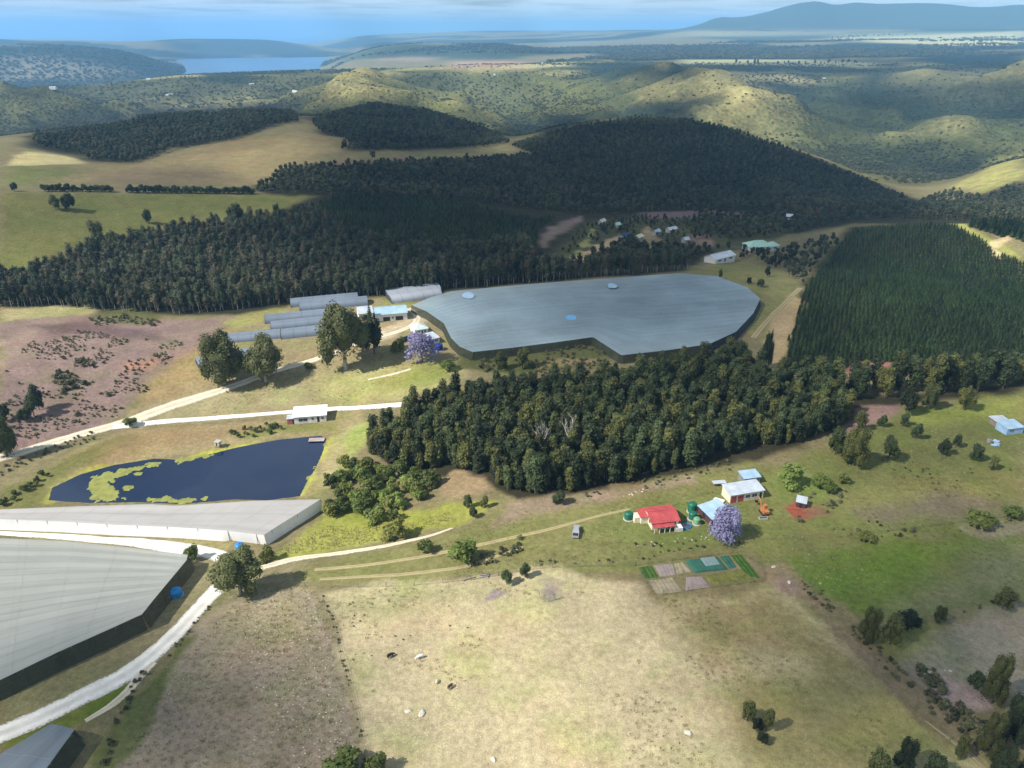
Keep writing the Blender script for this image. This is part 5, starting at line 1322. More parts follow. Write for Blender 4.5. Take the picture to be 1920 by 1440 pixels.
tunnel((562, 584), (690, 573), 9, 3.2, TUN, 'farthest long grey tunnel behind the big dark tree', TEND)
tunnel((545, 577), (672, 565), 8, 3.2, TUN, 'grey tunnel against the tall gum wood', TEND)
tunnel((497, 608), (628, 595), 8, 3.0, TUN, 'grey tunnel third from the gum wood', TEND)
tunnel((508, 621), (625, 609), 8, 3.0, TUN, 'grey tunnel fourth from the gum wood', TEND)
tunnel((527, 637), (622, 627), 8, 3.2, TUN, 'nearest grey tunnel left of the big dark tree', TEND)
tunnel((422, 645), (526, 635), 8.5, 2.6, TUN, 'low grey tunnel behind the two olive trees', TEND)
tunnel((735, 570), (830, 556), 10, 3.2, TUNW, 'white tunnel at the left end of the big net', TEND)
tunnel((728, 561), (828, 548), 10, 3.4, TUNW, 'white tunnel against the gum wood beside the big net', TEND)
for (pts, lb) in [([(442, 655), (482, 650), (490, 664), (448, 670)], 'low grey shade net between the two olive trees'), ([(366, 672), (392, 664), (398, 678), (372, 684)], 'small grey shade net left of the olive trees')]:
    net_house(lb, pts[:2], [pts[1], pts[2]], [pts[3], pts[2]], [pts[0], pts[3]], 1.6, TUN, (TEND and NET_NAVY,) * 4, 14, 10, 0.05, 3.0, 0.2)
# ------------------------------------------------------------------ water tanks
TG = mat('green_tank_plastic', (0.012, 0.12, 0.07), 0.45, 0.12, 0.8); TG2 = mat('pale_green_tank_plastic', (0.16, 0.32, 0.18), 0.5, 0.12, 0.8)
TB = mat('blue_tank_plastic', (0.02, 0.20, 0.55), 0.45, 0.15, 0.8); TN = mat('navy_tank_plastic', (0.012, 0.03, 0.20), 0.5, 0.15, 0.8); TB2 = mat('bright_blue_tank_plastic', (0.02, 0.24, 0.55), 0.45, 0.12, 0.8)
CONC = mat('concrete_slab', (0.42, 0.40, 0.36), 0.9, 0.15)
def tank(px, py, r_, h, m, label, base=True):
    p = at(px, py); t = thing('water_tank', label, 'water tank', p, random.uniform(0, 6), 'water tanks')
    if base: MB().lathe([(r_ + .25, -0.3), (r_ + .25, 0.15), (r_ + .2, 0.2)], 20).build('base', CONC, t)
    prof = [(r_ * .97, .2)]
    n = 7
    for k in range(n):
        z = .25 + (h - .4) * k / (n - 1); prof += [(r_, z), (r_, z + h * .06), (r_ * .965, z + h * .075), (r_ * .965, z + h * .11)]
    prof = [q for q in prof if q[1] < h]; prof += [(r_ * .98, h), (r_ * .75, h + r_ * .22), (r_ * .3, h + r_ * .34)]
    MB().lathe(prof, 22).build('body', m, t)
    MB().lathe([(r_ * .24, h + r_ * .3), (r_ * .26, h + r_ * .42), (r_ * .2, h + r_ * .46), (0.02, h + r_ * .47)], 14).build('lid', m, t)
    MB().tube([(r_ * .98, 0, h * .8), (r_ + .12, 0, h * .8), (r_ + .12, 0, 0)], [.04, .04, .04], 6).build('pipe', CONC, t)
    return t
tank(1178, 973, 1.15, 2.0, TG, 'green water tank left of the red roofed house')
tank(1297, 959, 1.2, 2.6, TG, 'tall green water tank at the corner of the maroon shed')
tank(1298, 973, 1.1, 2.0, TG, 'green water tank in the middle of three beside the maroon shed')
tank(1306, 982, 0.95, 1.7, TG2, 'pale green water tank nearest of three beside the maroon shed')
tank(450, 1030, 1.15, 1.7, TB, 'blue water tank in front of the white net wall')
tank(331, 1117, 1.5, 1.6, TB2, 'bright blue water tank beside the dark net wall')
tank(823, 656, 1.7, 2.2, TN, 'navy blue tank right of the violet tree by the big net')

# ------------------------------------------------------------------ small built things
GREYP = mat('silver_car_paint', (0.42, 0.43, 0.45), 0.3, 0.06, 0.6, metal=0.4); TYRE = mat('tyre_rubber', (0.02, 0.02, 0.02), 0.9, 0.1)
def pickup(px, py, rz, label):
    p = at(px, py); t = thing('pickup_truck', label, 'truck', p, rz)
    prof = [(-2.55, .45), (-2.55, .95), (-1.45, 1.05), (-0.8, 1.72), (0.35, 1.76), (0.62, 1.08), (2.5, 1.02), (2.55, .5)]
    V = [(x, s * (0.86 if z < 1.2 else 0.68), z) for s in (-1, 1) for x, z in prof]; n = len(prof)
    Fq = [tuple(range(n)), tuple(range(2 * n - 1, n - 1, -1))] + [(k, n + k, n + (k + 1) % n, (k + 1) % n) for k in range(n)]
    MB().add((V, Fq)).build('body', GREYP, t)
    MB().box(0.75, 2.4, -0.72, 0.72, 0.98, 1.06).build('load_bed', DARKOPEN, t)
    ws = MB(); ws.add(([(-1.40, -.62, 1.12), (-1.40, .62, 1.12), (-0.86, .56, 1.69), (-0.86, -.56, 1.69)], [(0, 1, 2, 3)])); ws.build('windscreen', GLASS, t)
    MB().box(-0.75, 0.3, -0.80, 0.80, 1.18, 1.60).build('side_window', GLASS, t)
    for x in (-1.6, 1.6):
        for y in (-0.8, 0.8): MB().tube([(x, y - .11, .36), (x, y + .11, .36)], [.36, .36], 14).build('wheel', TYRE, t)
    return t
pickup(1080, 1000, R(-100), 'silver pickup truck parked on the grass left of the red roofed house')
ORANGE = mat('orange_machine_paint', (0.42, 0.17, 0.06), 0.5, 0.2, 0.8)
p = at(1432, 962); t = thing('digger', 'small orange digger parked right of the long garage', 'digger', p, R(100))
for s in (-0.75, 0.75): MB().box(-1.3, 1.3, s - .2, s + .2, 0, .6).build('track', TYRE, t)
MB().box(-1.5, 0.9, -.9, .9, .65, 1.35).build('body', ORANGE, t)
cb = MB().box(-0.1, 0.9, -.85, .1, 1.36, 2.5).build('cab', ORANGE, t); MB().box(0.0, 0.93, -.88, .02, 1.6, 2.3).build('cab_window', GLASS, cb)
MB().tube([(0.9, .35, 1.2), (2.2, .35, 3.0), (3.2, .35, 3.3)], [.2, .18, .14], 6).build('boom', ORANGE, t)
MB().tube([(3.1, .35, 3.35), (3.9, .35, 1.6)], [.14, .1], 6).build('arm', ORANGE, t)
MB().box(3.6, 4.3, 0.0, .7, 1.0, 1.6).build('bucket', TYRE, t)
p = at(1348, 908); t = thing('trailer', 'flat white topped trailer on the grass behind the garage', 'trailer', p, R(8))
MB().box(-2.0, 2.0, -.85, .85, .72, .86).build('deck', PALE_ROOF, t); MB().box(2.0, 3.2, -.06, .06, .6, .7).build('drawbar', TIMBER, t)
for x in (-0.5, 0.5):
    for y in (-.8, .8): MB().tube([(x, y - .1, .33), (x, y + .1, .33)], [.33, .33], 12).build('wheel', TYRE, t)
MB().box(-1.95, 1.95, -.8, .8, .45, .70).build('frame', TIMBER, t)
p = at(1347, 939); t = thing('sheet_stack', 'stack of white sheets leaning by the left end of the garage', 'sheets', p, R(-30))
for k in range(5): MB().box(-1.5 + .1 * k, 1.4 + .06 * k, -.7 + .05 * k, .7, .10 * k, .10 * k + .07).build('sheet', PALE_ROOF if k % 2 else WHITE, t)
MB().box(-1.3, 1.2, -.5, .5, -0.2, -0.01).build('bearer', TIMBER, t)
p = at(1431, 973); t = thing('trough', 'pale concrete water trough below the orange digger', 'trough', p, R(6))
MB().box(-1.2, 1.2, -.45, -.37, 0, .55).box(-1.2, 1.2, .37, .45, 0, .55).box(-1.2, -1.12, -.37, .37, 0, .55).box(1.12, 1.2, -.37, .37, 0, .55).box(-1.12, 1.12, -.37, .37, 0, .12).build('basin', CONC, t)
MB().box(-1.1, 1.1, -.36, .36, .4, .44).build('water', GLASS, t)
p = at(1287, 987); t = thing('paddling_pool', 'small blue pool on the grass right of the red roofed house', 'pool', p)
MB().lathe([(1.25, -.1), (1.3, .2), (1.3, .34), (1.2, .36), (1.15, .2)], 18).build('rim', TB, t); MB().lathe([(1.14, .18), (1.1, .22)], 18).build('water', GLASS, t)
# junk by the blue tin shed
p = at(1866, 832); t = thing('junk_heap', 'heap of blue and grey junk left of the blue tin shed', 'heap', p)
g_ = random.Random(4)
for k in range(10):
    x, y = g_.uniform(-2.6, 2.6), g_.uniform(-1.4, 1.4); s = g_.uniform(.4, 1.0)
    o = MB().box(-s, s, -s * .6, s * .6, 0, g_.uniform(.3, .9)).build('scrap', [BLUE_SHEET, TIMBER, GREY_BOARD, TARP2][k % 4], t); o.location = (x, y, -.05); o.rotation_euler = (g_.uniform(-.2, .2), g_.uniform(-.2, .2), g_.uniform(0, 3))
# dam: pump hut, raft and weed
p = at(410, 838); t = thing('pump_hut', 'tiny grey pump hut standing at the dam edge', 'hut', (p[0], p[1], max(p[2], POND_Z)), R(-15))
for x in (-.6, .6):
    for y in (-.6, .6): MB().box(x - .07, x + .07, y - .07, y + .07, -1.2, .9).build('leg', TIMBER, t)
MB().box(-.8, .8, -.8, .8, .9, 2.2).build('cabin', mat('pale_board', (0.55, 0.52, 0.47), .85, .15), t); MB().box(-1, 1, -1, 1, 2.22, 2.34).build('roof', CONC, t); MB().box(-.3, .3, -.84, -.78, .95, 1.9).build('door', DARKOPEN, t)
q = flat_at(594, 826, POND_Z); t = thing('jetty', 'small weathered jetty at the right far corner of the dam', 'jetty', (q[0], q[1], POND_Z), R(4))
for k in range(9): MB().box(-2.7 + k * .6, -2.16 + k * .6, -1.2, 1.2, .35, .43).build('plank', mat('pinkish_planks', (0.40, 0.32, 0.29), .9, .2), t)
for x in (-2.4, 0, 2.4):
    for y in (-1.0, 1.0): MB().tube([(x, y, -1.5), (x, y, .34)], [.09, .09], 6).build('pile', TIMBER, t)
WEED = mat('pond_weed', (0.23, 0.24, 0.06), .9, .25, .5, bump=.4)
def weed(pts, label, seed, holes=0.35):
    P = np.array([flat_at(x, y, POND_Z) for x, y in densify(pts, 5)]); g_ = np.random.default_rng(seed)
    P = P + g_.normal(size=P.shape) * holes
    a = P.min(0); b = P.max(0); st = .55
    x, y = np.meshgrid(np.arange(a[0], b[0], st), np.arange(a[1], b[1], st)); x = x.ravel(); y = y.ravel()
    d = edge_dist(P, x, y) * np.where(inside(P, x, y), 1, -1) + (fbm(x, y, 3.0, 4, seed) - .60) * 4.6
    k = d > 0; V, Fq = [], []
    for cx, cy in zip(x[k], y[k]):
        s = g_.uniform(.32, .55); q = g_.uniform(0, 1.5); o = len(V); zz = POND_Z + g_.uniform(.012, .04)
        for j in range(5): V.append((cx + s * math.cos(q + 1.2566 * j), cy + s * math.sin(q + 1.2566 * j), zz))
        Fq.append((o, o + 1, o + 2, o + 3, o + 4))
    o = obj('pond_weed', mesh_np('pond_weed', V, Fq, WEED)); o['kind'] = 'stuff'; o['label'] = label
weed([(170, 938), (166, 918), (175, 892), (215, 884), (255, 872), (303, 866), (300, 872), (270, 882), (235, 893), (205, 905), (208, 918), (232, 930), (262, 932), (262, 939), (220, 941)], 'yellow green crescent of weed floating on the dam', 1)
weed([(233, 913), (250, 910), (252, 916), (236, 919)], 'small weed patch inside the crescent on the dam', 2, .1)
weed([(275, 934), (320, 933), (385, 933), (380, 940), (330, 947), (285, 942)], 'weed fringe along the lower bank of the dam', 3, .3)
weed([(320, 866), (330, 858), (400, 846), (425, 838), (410, 850), (335, 872)], 'weed fringe along the far bank of the dam', 4, .3)
weed([(604, 840), (612, 828), (600, 862), (586, 890), (570, 922), (562, 932), (575, 905), (592, 872)], 'weed fringe along the right bank of the dam', 5, .3)
weed([(245, 888), (262, 884), (266, 889), (250, 892)], 'tiny weed raft above the crescent on the dam', 6, .1)

# ------------------------------------------------------------------ vegetable garden
def bed(pts, m, label, name='garden_bed', rows=1.0, amp=.18, lift=.12, n=26, k=None):
    A, B, C, D = [np.array(at(*q)) for q in pts]
    u = np.linspace(0, 1, n)[None, :, None]; v = np.linspace(0, 1, n)[:, None, None]
    P = (1 - u) * (1 - v) * A + u * (1 - v) * B + u * v * C + (1 - u) * v * D
    L = np.linalg.norm(B - A)
    inn = np.clip(np.minimum(np.minimum(u, 1 - u), np.minimum(v, 1 - v))[..., 0] * 15, 0, 1)
    Z = H(P[..., 0], P[..., 1]) - .05 + inn * (lift + amp * (0.5 + .5 * np.cos(u[..., 0] * L / rows * 6.283)) * (.5 + fbm(P[..., 0] * 3, P[..., 1] * 3, 2.0, 3, 3)))
    o = grid_object(name, P[..., 0][::-1], P[..., 1][::-1], Z[::-1], m); tag(o, label, 'garden bed', 'vegetable garden beds'); return o
CROP = mat('green_crop', (0.045, 0.10, 0.015), .9, .35, 1.2, bump=.6); CROPY = mat('yellow_green_crop', (0.15, 0.15, 0.035), .9, .35, 1.0, bump=.6); SOIL = mat('pinkish_soil', (0.27, 0.215, 0.19), .95, .15, .8, bump=.4)
SHC = mat('green_shade_cloth', (0.03, 0.11, 0.075), .8, .2, .5); SHP = mat('pale_crop_sheet', (0.18, 0.25, 0.25), .7, .15, .5); SOIL2 = mat('weedy_soil', (0.26, 0.22, 0.14), .95, .3, .7, bump=.5)
bed([(1196, 1064), (1221, 1060), (1236, 1082), (1208, 1086)], CROP, 'dark green bed at the left end of the fenced garden')
bed([(1224, 1059), (1262, 1056), (1268, 1078), (1238, 1082)], SOIL, 'pink bare bed in the upper left of the fenced garden', amp=.06)
bed([(1264, 1056), (1281, 1053), (1298, 1072), (1269, 1078)], SOIL2, 'weedy bed left of the shade cloth in the garden', amp=.1)
bed([(1214, 1088), (1262, 1082), (1282, 1110), (1230, 1114)], SOIL2, 'weedy bed at the lower left of the fenced garden', amp=.1)
bed([(1286, 1081), (1316, 1080), (1332, 1101), (1284, 1108)], SOIL, 'pink bare bed at the lower edge of the fenced garden', amp=.06)
bed([(1284, 1052), (1345, 1044), (1366, 1068), (1302, 1075)], SHC, 'green shade cloth bed at the top of the fenced garden', amp=.05, lift=.6)
bed([(1310, 1050), (1340, 1046), (1352, 1062), (1322, 1066)], SHP, 'pale sheet lying on the green shade cloth', 'crop_sheet', amp=.03, lift=.78)
bed([(1348, 1043), (1366, 1041), (1382, 1064), (1368, 1067)], SHC, 'narrow dark green bed right of the shade cloth', amp=.1)
bed([(1369, 1041), (1389, 1038), (1428, 1086), (1400, 1080)], CROP, 'bright green crop bed at the right end of the garden')
bed([(1318, 1080), (1392, 1068), (1420, 1090), (1336, 1100)], CROPY, 'yellow green crop bed at the lower right of the garden', amp=.35)
FENCE_POST = mesh_np('fence_post', *[(q.V, q.F) for q in [MB().tube([(0, 0, -.3), (0, 0, 1.5)], [.07, .06], 6)]][0], POSTM)
def fence(pts, label, step=4.0, closed=False, h=1.3, wires=3):
    P = [np.array(at(*q)) for q in pts];
    if closed: P.append(P[0])
    root = thing('wire_fence', label, 'fence', tuple(P[0])); b0 = P[0]
    L = smooth_line([p[:2] for p in P], step) if not closed else resample(np.array(P), max(4, int(sum(np.linalg.norm(np.diff(np.array(P), axis=0), axis=1)) / step)))[:, :2]
    L = resample(np.column_stack([L, np.zeros(len(L))]), max(3, int(np.linalg.norm(np.diff(L, axis=0), axis=1).sum() / step)))
    z = H(L[:, 0], L[:, 1])
    for (x, y), zz in zip(L[:, :2], z):
        o = obj('post', FENCE_POST, root); o.location = (x - b0[0], y - b0[1], zz - b0[2])
    for w_ in range(wires):
        zz = .4 + w_ * (h - .4) / max(1, wires - 1)
        MB().tube([(x - b0[0], y - b0[1], q - b0[2] + zz) for (x, y), q in zip(L[:, :2], z)], [.018] * len(L), 4).build('wire', POSTM, root)
fence([(1192, 1061), (1392, 1034), (1442, 1088), (1226, 1119)], 'wire fence with wooden posts round the vegetable garden', 3.0, True)
fence([(596, 1104), (622, 1170), (645, 1260), (668, 1350), (690, 1440), (705, 1500)], 'wire fence dividing the stony field from the dry paddock', 6)
fence([(1445, 1064), (1540, 1160), (1640, 1262), (1740, 1352), (1850, 1450)], 'wire fence along the right side of the dry paddock', 6)
fence([(480, 1096), (600, 1102), (760, 1100), (900, 1086), (1010, 1066), (1190, 1062)], 'wire fence along the top of the dry paddock', 6)
fence([(1400, 1012), (1520, 1012), (1640, 1000), (1760, 985), (1920, 965)], 'wire fence between the two right hand fields', 6)

# ------------------------------------------------------------------ cattle
def cow_mesh(grz, lying=False):
    V = [(0, 0, 1.05), (.45, 0, 1.08), (.9, 0, 1.12), (-.4, 0, 1.1), (-.62, 0, 1.15)]
    Rd = [(.40, .42), (.40, .44), (.33, .40), (.36, .40), (.22, .28)]; E = [(0, 1), (1, 2), (0, 3), (3, 4)]
    def ch(par, pts, rads):
        for q, r_ in zip(pts, rads):
            V.append(q); Rd.append((r_, r_)); E.append((par, len(V) - 1)); par = len(V) - 1
        return par
    hz = .35 if grz else 1.35
    ch(2, [(1.2, 0, 1.0 if grz else 1.35), (1.5, 0, .6 if grz else 1.5), (1.78, 0, hz - .05 if grz else 1.40)], [.22, .16, .10])
    for s in (-1, 1):
        ch(2, [(.82, s * .24, .85), (.82, s * .25, .45), (.84, s * .25, .04)], [.15, .085, .07])
        ch(3, [(-.45, s * .26, .85), (-.60, s * .26, .48), (-.52, s * .26, .04)], [.19, .09, .07])
    ch(4, [(-.78, 0, .95), (-.82, 0, .5)], [.04, .04])
    me = bpy.data.meshes.new('cow_body'); me.from_pydata(V, E, [])
    return me, Rd
def cow(px, py, s, rz, col, label, grz=True):
    me, Rd = cow_mesh(grz); me.materials.append(mat('hide_' + '_'.join('%d' % (c * 100) for c in col), col, .9, .25, 1.2))
    o = obj('cow', me); o.location = at(px, py); o.rotation_euler = (0, 0, rz); o.scale = (s, s, s)
    sk = o.modifiers.new('skin', 'SKIN'); sk.use_smooth_shade = True
    for i, r_ in enumerate(Rd): me.skin_vertices[0].data[i].radius = r_
    me.skin_vertices[0].data[0].use_root = True
    sb = o.modifiers.new('sub', 'SUBSURF'); sb.levels = 1; sb.render_levels = 2
    tag(o, label, 'cow', 'cattle in the dry paddock')
cow(731, 1233, .78, R(35), (.02, .016, .014), 'black cow grazing in the dry paddock')
cow(789, 1234, .72, R(200), (.72, .70, .68), 'white cow grazing right of the black cow')
cow(819, 1281, .5, R(70), (.70, .60, .42), 'cream calf in the dry paddock left of the brown cow')
cow(843, 1291, .68, R(50), (.06, .04, .02), 'dark brown cow in the dry paddock')

# boulders and field stones
STONE = mat('pale_stone', (0.60, 0.55, 0.45), .9, .15, 1.0, bump=.3)
def rock_mesh(seed):
    bm = bmesh.new(); bmesh.ops.create_icosphere(bm, subdivisions=2, radius=1.0); g_ = random.Random(seed)
    for v in bm.verts: v.co = Vector((v.co.x, v.co.y * .7, v.co.z * .55)) * g_.uniform(.82, 1.15)
    me = bpy.data.meshes.new('boulder'); bm.to_mesh(me); bm.free(); me.materials.append(STONE); return me
RK = [rock_mesh(k) for k in range(3)]
for i, (px, py, s, lb) in enumerate([(765, 1334, .7, 'cream boulder left of a pair in the dry paddock'), (791, 1338, .95, 'cream boulder right of a pair in the dry paddock'), (1290, 1375, .8, 'pale boulder in the bright lower part of the paddock'), (1397, 1342, .5, 'small pale stone left of the dark tree clump'), (925, 1424, .6, 'pale boulder low in the middle of the paddock'), (1450, 1063, .7, 'pale stone outside the right corner of the garden fence'), (1480, 1092, .6, 'pale stone on the bare strip right of the garden')]):
    o = obj('boulder', RK[i % 3]); o.location = at(px, py); o.scale = (s, s, s); o.rotation_euler = (0, 0, i * 1.3); tag(o, lb, 'boulder')
def stones(name, xy, smin, smax, label, seed):
    g_ = np.random.default_rng(seed); V, Fq = [], []
    z = H(xy[:, 0], xy[:, 1])
    for (x, y), zz in zip(xy, z):
        s = g_.uniform(smin, smax); o = len(V)
        for d in ((1, 0, 0), (0, 1, 0), (-1, 0, 0), (0, -1, 0), (0, 0, .7), (0, 0, -.4)):
            j = s * g_.uniform(.7, 1.3); V.append((x + d[0] * j, y + d[1] * j, zz + d[2] * j))
        Fq += [tuple(o + i for i in f) for f in ((0, 1, 4), (1, 2, 4), (2, 3, 4), (3, 0, 4), (1, 0, 5), (2, 1, 5), (3, 2, 5), (0, 3, 5))]
    o = obj(name, mesh_np(name, V, Fq, STONE)); o['kind'] = 'stuff'; o['label'] = label
def strew(poly, n, seed): 
    P = scatter_points(poly, 1.2, .5, seed=seed); g_ = np.random.default_rng(seed); k = fbm(P[:, 0], P[:, 1], 14, 3, seed) + .2 * g_.random(len(P)); return P[np.argsort(-k)[:n * 3]][g_.permutation(min(len(P), n * 3))[:n]]
stones('field_stones', strew([(450, 1130), (590, 1120), (630, 1240), (670, 1420), (560, 1440), (480, 1300)], 420, 1), .07, .20, 'pale stones strewn over the stony brown field', 1)
stones('field_stones', strew([(700, 1300), (1000, 1250), (1250, 1300), (1280, 1440), (720, 1440)], 140, 2), .06, .16, 'pale stones in the lower part of the dry paddock', 2)
stones('field_stones', strew([(1722, 1252), (1790, 1258), (1795, 1266), (1725, 1262)], 26, 3), .18, .42, 'row of white stones by the bare pink patch', 3)
stones('field_stones', strew([(1165, 925), (1215, 915), (1216, 922), (1170, 932)], 12, 4), .15, .32, 'white stone row above the red roofed house', 4)
stones('field_stones', strew([(1190, 1016), (1330, 1004), (1335, 1014), (1195, 1026)], 16, 5), .12, .26, 'stones edging the garden below the red roofed house', 5)
p = at(880, 1086); t = thing('log', 'pale fallen log left of the grey brushwood in the grass', 'log', p, R(25)); MB().tube([(-1.6, 0, .2), (0, .1, .22), (1.6, 0, .18)], [.2, .18, .12], 7).build('trunk', BARK_GREY, t)
p = at(909, 1080); t = thing('log', 'dark log heap in the grass above the dry paddock', 'log', p, R(-10))
for k in range(4): MB().tube([(-1.0, k * .4 - .6, .2), (1.0, k * .35 - .6, .2 + .1 * (k % 2))], [.2, .16], 7).build('trunk', BARK_DARK if k % 2 else BARK_GREY, t)
# ------------------------------------------------------------------ trees and bushes that stand out one by one
HT = {'round': 14.0, 'dark': 8.5, 'bush': 4.2, 'scrub': 2.0, 'jac': 8.0, 'gum': 14.5, 'shade': 8.5, 'tall': 20, 'pine': 7}
def tree_px(kind, px, py, hpx, name, label, wide=1.0, cat='tree', group=None, var=None):
    p = at(px, py); th = math.atan2(CAMH - p[2], math.hypot(p[0], p[1])); hm = hpx / (ppm(p) * math.cos(th) * 0.98)
    s = hm / HT[kind]; return plant(kind, p, s * wide, name, label, cat, group, var, sz=s)
tree_px('round', 421, 718, 92, 'broadleaf_tree', 'big olive green tree on the left beside the track above the dam', 1.0, var=0)
tree_px('round', 498, 715, 80, 'broadleaf_tree', 'olive green tree with a pale trunk standing on the track', 0.95, var=1)
tree_px('round', 648, 692, 118, 'broadleaf_tree', 'largest dark olive tree in front of the packing sheds', 0.9, var=3)
tree_px('dark', 702, 664, 74, 'dark_tree', 'dark tree standing right against the largest olive tree', 0.8)
tree_px('pine', 694, 606, 30, 'pine_tree', 'small dark pine in front of the white shed', 0.8)
tree_px('round', 452, 1113, 76, 'broadleaf_tree', 'round olive bush tree at the white road junction', 1.15, var=3)
tree_px('jac', 791, 680, 56, 'jacaranda_tree', 'violet blossoming tree beside the pale roofed house near the big net', .85)
tree_px('jac', 1359, 1012, 54, 'jacaranda_tree', 'violet blossoming tree beside the maroon shed right of the red roofed house', .78)
for px, py, h, lb, w in [(105, 393, 26, 'left of two dark trees together in the green pasture', 1.2), (131, 395, 34, 'right of two dark trees together in the green pasture', 1.1), (279, 420, 27, 'grey green tree alone in the pasture above the gum wood', 1.1), (445, 428, 48, 'tall dark tree standing out at the pasture corner', 1.0), (28, 359, 18, 'dark tree at the left end of the pasture hedge', 1.1), (187, 466, 50, 'tall dark tree at the left top of the long gum wood', 1.0), (216, 466, 36, 'shorter dark tree at the left top of the long gum wood', .9),
    (1600, 872, 72, 'largest dark tree clump at the top of the right hand field', 1.15), (1565, 852, 48, 'dark tree left of the largest clump in the right hand field', 1.0), (1666, 864, 46, 'dark tree right of the largest clump in the right hand field', 1.0), (1716, 823, 30, 'dark tree below the pink bare patch in the right hand field', 1.0), (1694, 798, 22, 'right of two round shrubs below the gum belt', 1.2), (1652, 800, 22, 'left of two round shrubs below the gum belt', 1.2), (1610, 808, 36, 'dark tree at the wood corner by the pink patch', 1.0),
    (1767, 853, 32, 'left tree of two standing close in the right hand field', 1.0), (1793, 838, 26, 'right tree of two standing close in the right hand field', .9), (1828, 864, 30, 'dark tree under the heap of junk', 1.2), (1860, 881, 26, 'lowest dark tree under the heap of junk', 1.0), (1808, 769, 48, 'tall dark tree at the top edge of the right hand field', 1.0), (1740, 768, 50, 'yellow tipped tree against the gum belt', .9), (1698, 776, 52, 'dark tree at the left end of the gum belt edge', .9),
    (1625, 1200, 58, 'left of three dark trees joined along the lower right fence', 1.0), (1668, 1208, 50, 'middle of three dark trees joined along the lower right fence', 1.0), (1700, 1182, 40, 'right of three dark trees joined along the lower right fence', 1.4), (1760, 1168, 30, 'small bush tree right of the three joined dark trees', 1.1), (1879, 1140, 40, 'round dark tree at the right edge above the grey field', 1.2),
    (1858, 1318, 104, 'tall dark tree by the bare pink patch', .85), (1828, 1292, 34, 'low dark bush left of the tall tree by the pink patch', 1.2), (1401, 1352, 44, 'left tree of the small clump in the lower paddock', .9), (1436, 1370, 42, 'right tree of the small clump in the lower paddock', .9), (1418, 1372, 30, 'middle tree of the small clump in the lower paddock', 1.0), (1428, 1394, 24, 'lowest bush of the small clump in the lower paddock', 1.3),
    (1690, 1448, 70, 'dark tree tallest along the bottom edge right of the middle', 1.0), (1640, 1465, 62, 'dark tree left along the bottom edge right of the middle', 1.1), (1745, 1468, 62, 'dark tree right along the bottom edge before the path', 1.0), (1797, 1420, 46, 'small dark tree against the path end at the bottom', .9), (1848, 1418, 92, 'dark tree right of the path at the bottom', .9), (1885, 1395, 110, 'tall dark tree near the lower right corner', .9), (1922, 1372, 120, 'dark tree cut by the right edge near the bottom', .9), (1872, 1462, 74, 'dark tree at the bottom edge near the right corner', 1.0), (1925, 1470, 80, 'dark tree in the lower right corner', 1.0),
    (14, 856, 86, 'dark tree at the left edge above the dirt road', .9), (64, 780, 42, 'left dark tree on the pink cleared slope', .9), (74, 768, 46, 'right dark tree on the pink cleared slope', .8), (12, 788, 30, 'small dark tree at the left edge of the pink slope', 1.0), (48, 790, 26, 'low dark tree under the pair on the pink slope', 1.2),
    (984, 1082, 25, 'dark green bush right of the two bushes above the paddock', 1.0), (950, 1096, 28, 'dark bush left of the two bushes above the paddock', .9), (1350, 523, 20, 'narrow dark tree at the far right corner of the big net', .6), (1426, 538, 16, 'low dark bush on the grass right of the big net', 1.6), (1404, 532, 12, 'small bush left on the grass right of the big net', 1.3), (1438, 518, 18, 'dark bush on the grass below the green roofed house', 1.0), (1048, 944, 22, 'dark bush at the lower edge of the gum wood', 1.6), (1435, 690, 70, 'tall pale trunked tree beside the brown track', .5), (980, 690, 36, 'dark bushy tree below the edge of the big net', 1.2), (940, 692, 30, 'left bush below the edge of the big net', 1.3)]:
    h = h * (.86 if py > 1300 else 1.0)
    tree_px('shade' if h > 56 else 'dark', px, py, h, 'dark_tree', lb, w * (.75 if py > 1300 else .9))
for px, py, h, lb, w in [(1482, 910, 34, 'bright green bush right of the long garage', 1.3), (1540, 915, 26, 'green bush in the middle right of the garage', 1.2), (1556, 926, 20, 'small bright green bush right of the garage', 1.2), (868, 1050, 34, 'olive bush between the two grass tracks', 1.3), (800, 1034, 20, 'yellow green bush beside the white track', 1.3), (502, 1052, 26, 'green bush at the corner of the white net house', .9), (705, 1450, 26, 'olive bush cut by the bottom edge', 1.2), (650, 1455, 30, 'small olive bush at the bottom edge left of the larger one', 1.5), (360, 1050, 26, 'bush at the corner of the pale net house', 1.0), (842, 695, 20, 'bush at the lower left corner of the big net', 1.4), (748, 660, 26, 'green bush under the dark blue screen wall', 1.0), (742, 1010, 34, 'green bush at the bend of the white track', 1.1), (244, 800, 16, 'low bush in the fork of the two roads', 1.5), (578, 692, 14, 'small round shrub below the track beside the largest olive tree', 1.0), (1622, 1012, 14, 'low green bush between the two right hand fields', 2.0), (1840, 985, 26, 'dark green bush on the field edge at right', 1.8), (1898, 972, 22, 'green bush at the right end of the field edge', 1.5), (1580, 905, 18, 'reddish bush behind the bright green bushes', 1.2)]:
    tree_px('bush', px, py, h, 'green_bush', lb, w, 'bush')
F2 = scatter_points([(612, 972), (622, 905), (655, 868), (700, 872), (770, 890), (825, 896), (830, 915), (800, 945), (765, 960), (745, 985), (700, 985), (660, 965)], 4.2, .45, seed=91)
for k, (x, y) in enumerate(F2):
    plant('bush', (x, y, float(H(x, y))), random.uniform(.7, 1.35), 'green_bush', 'bright green bush in the thicket between the dam and the gum wood', 'bush', 'bushes of the green thicket beside the dam')
F2b = scatter_points([(822, 985), (850, 958), (900, 945), (935, 938), (930, 952), (880, 975), (840, 992)], 4.5, .4, seed=92)
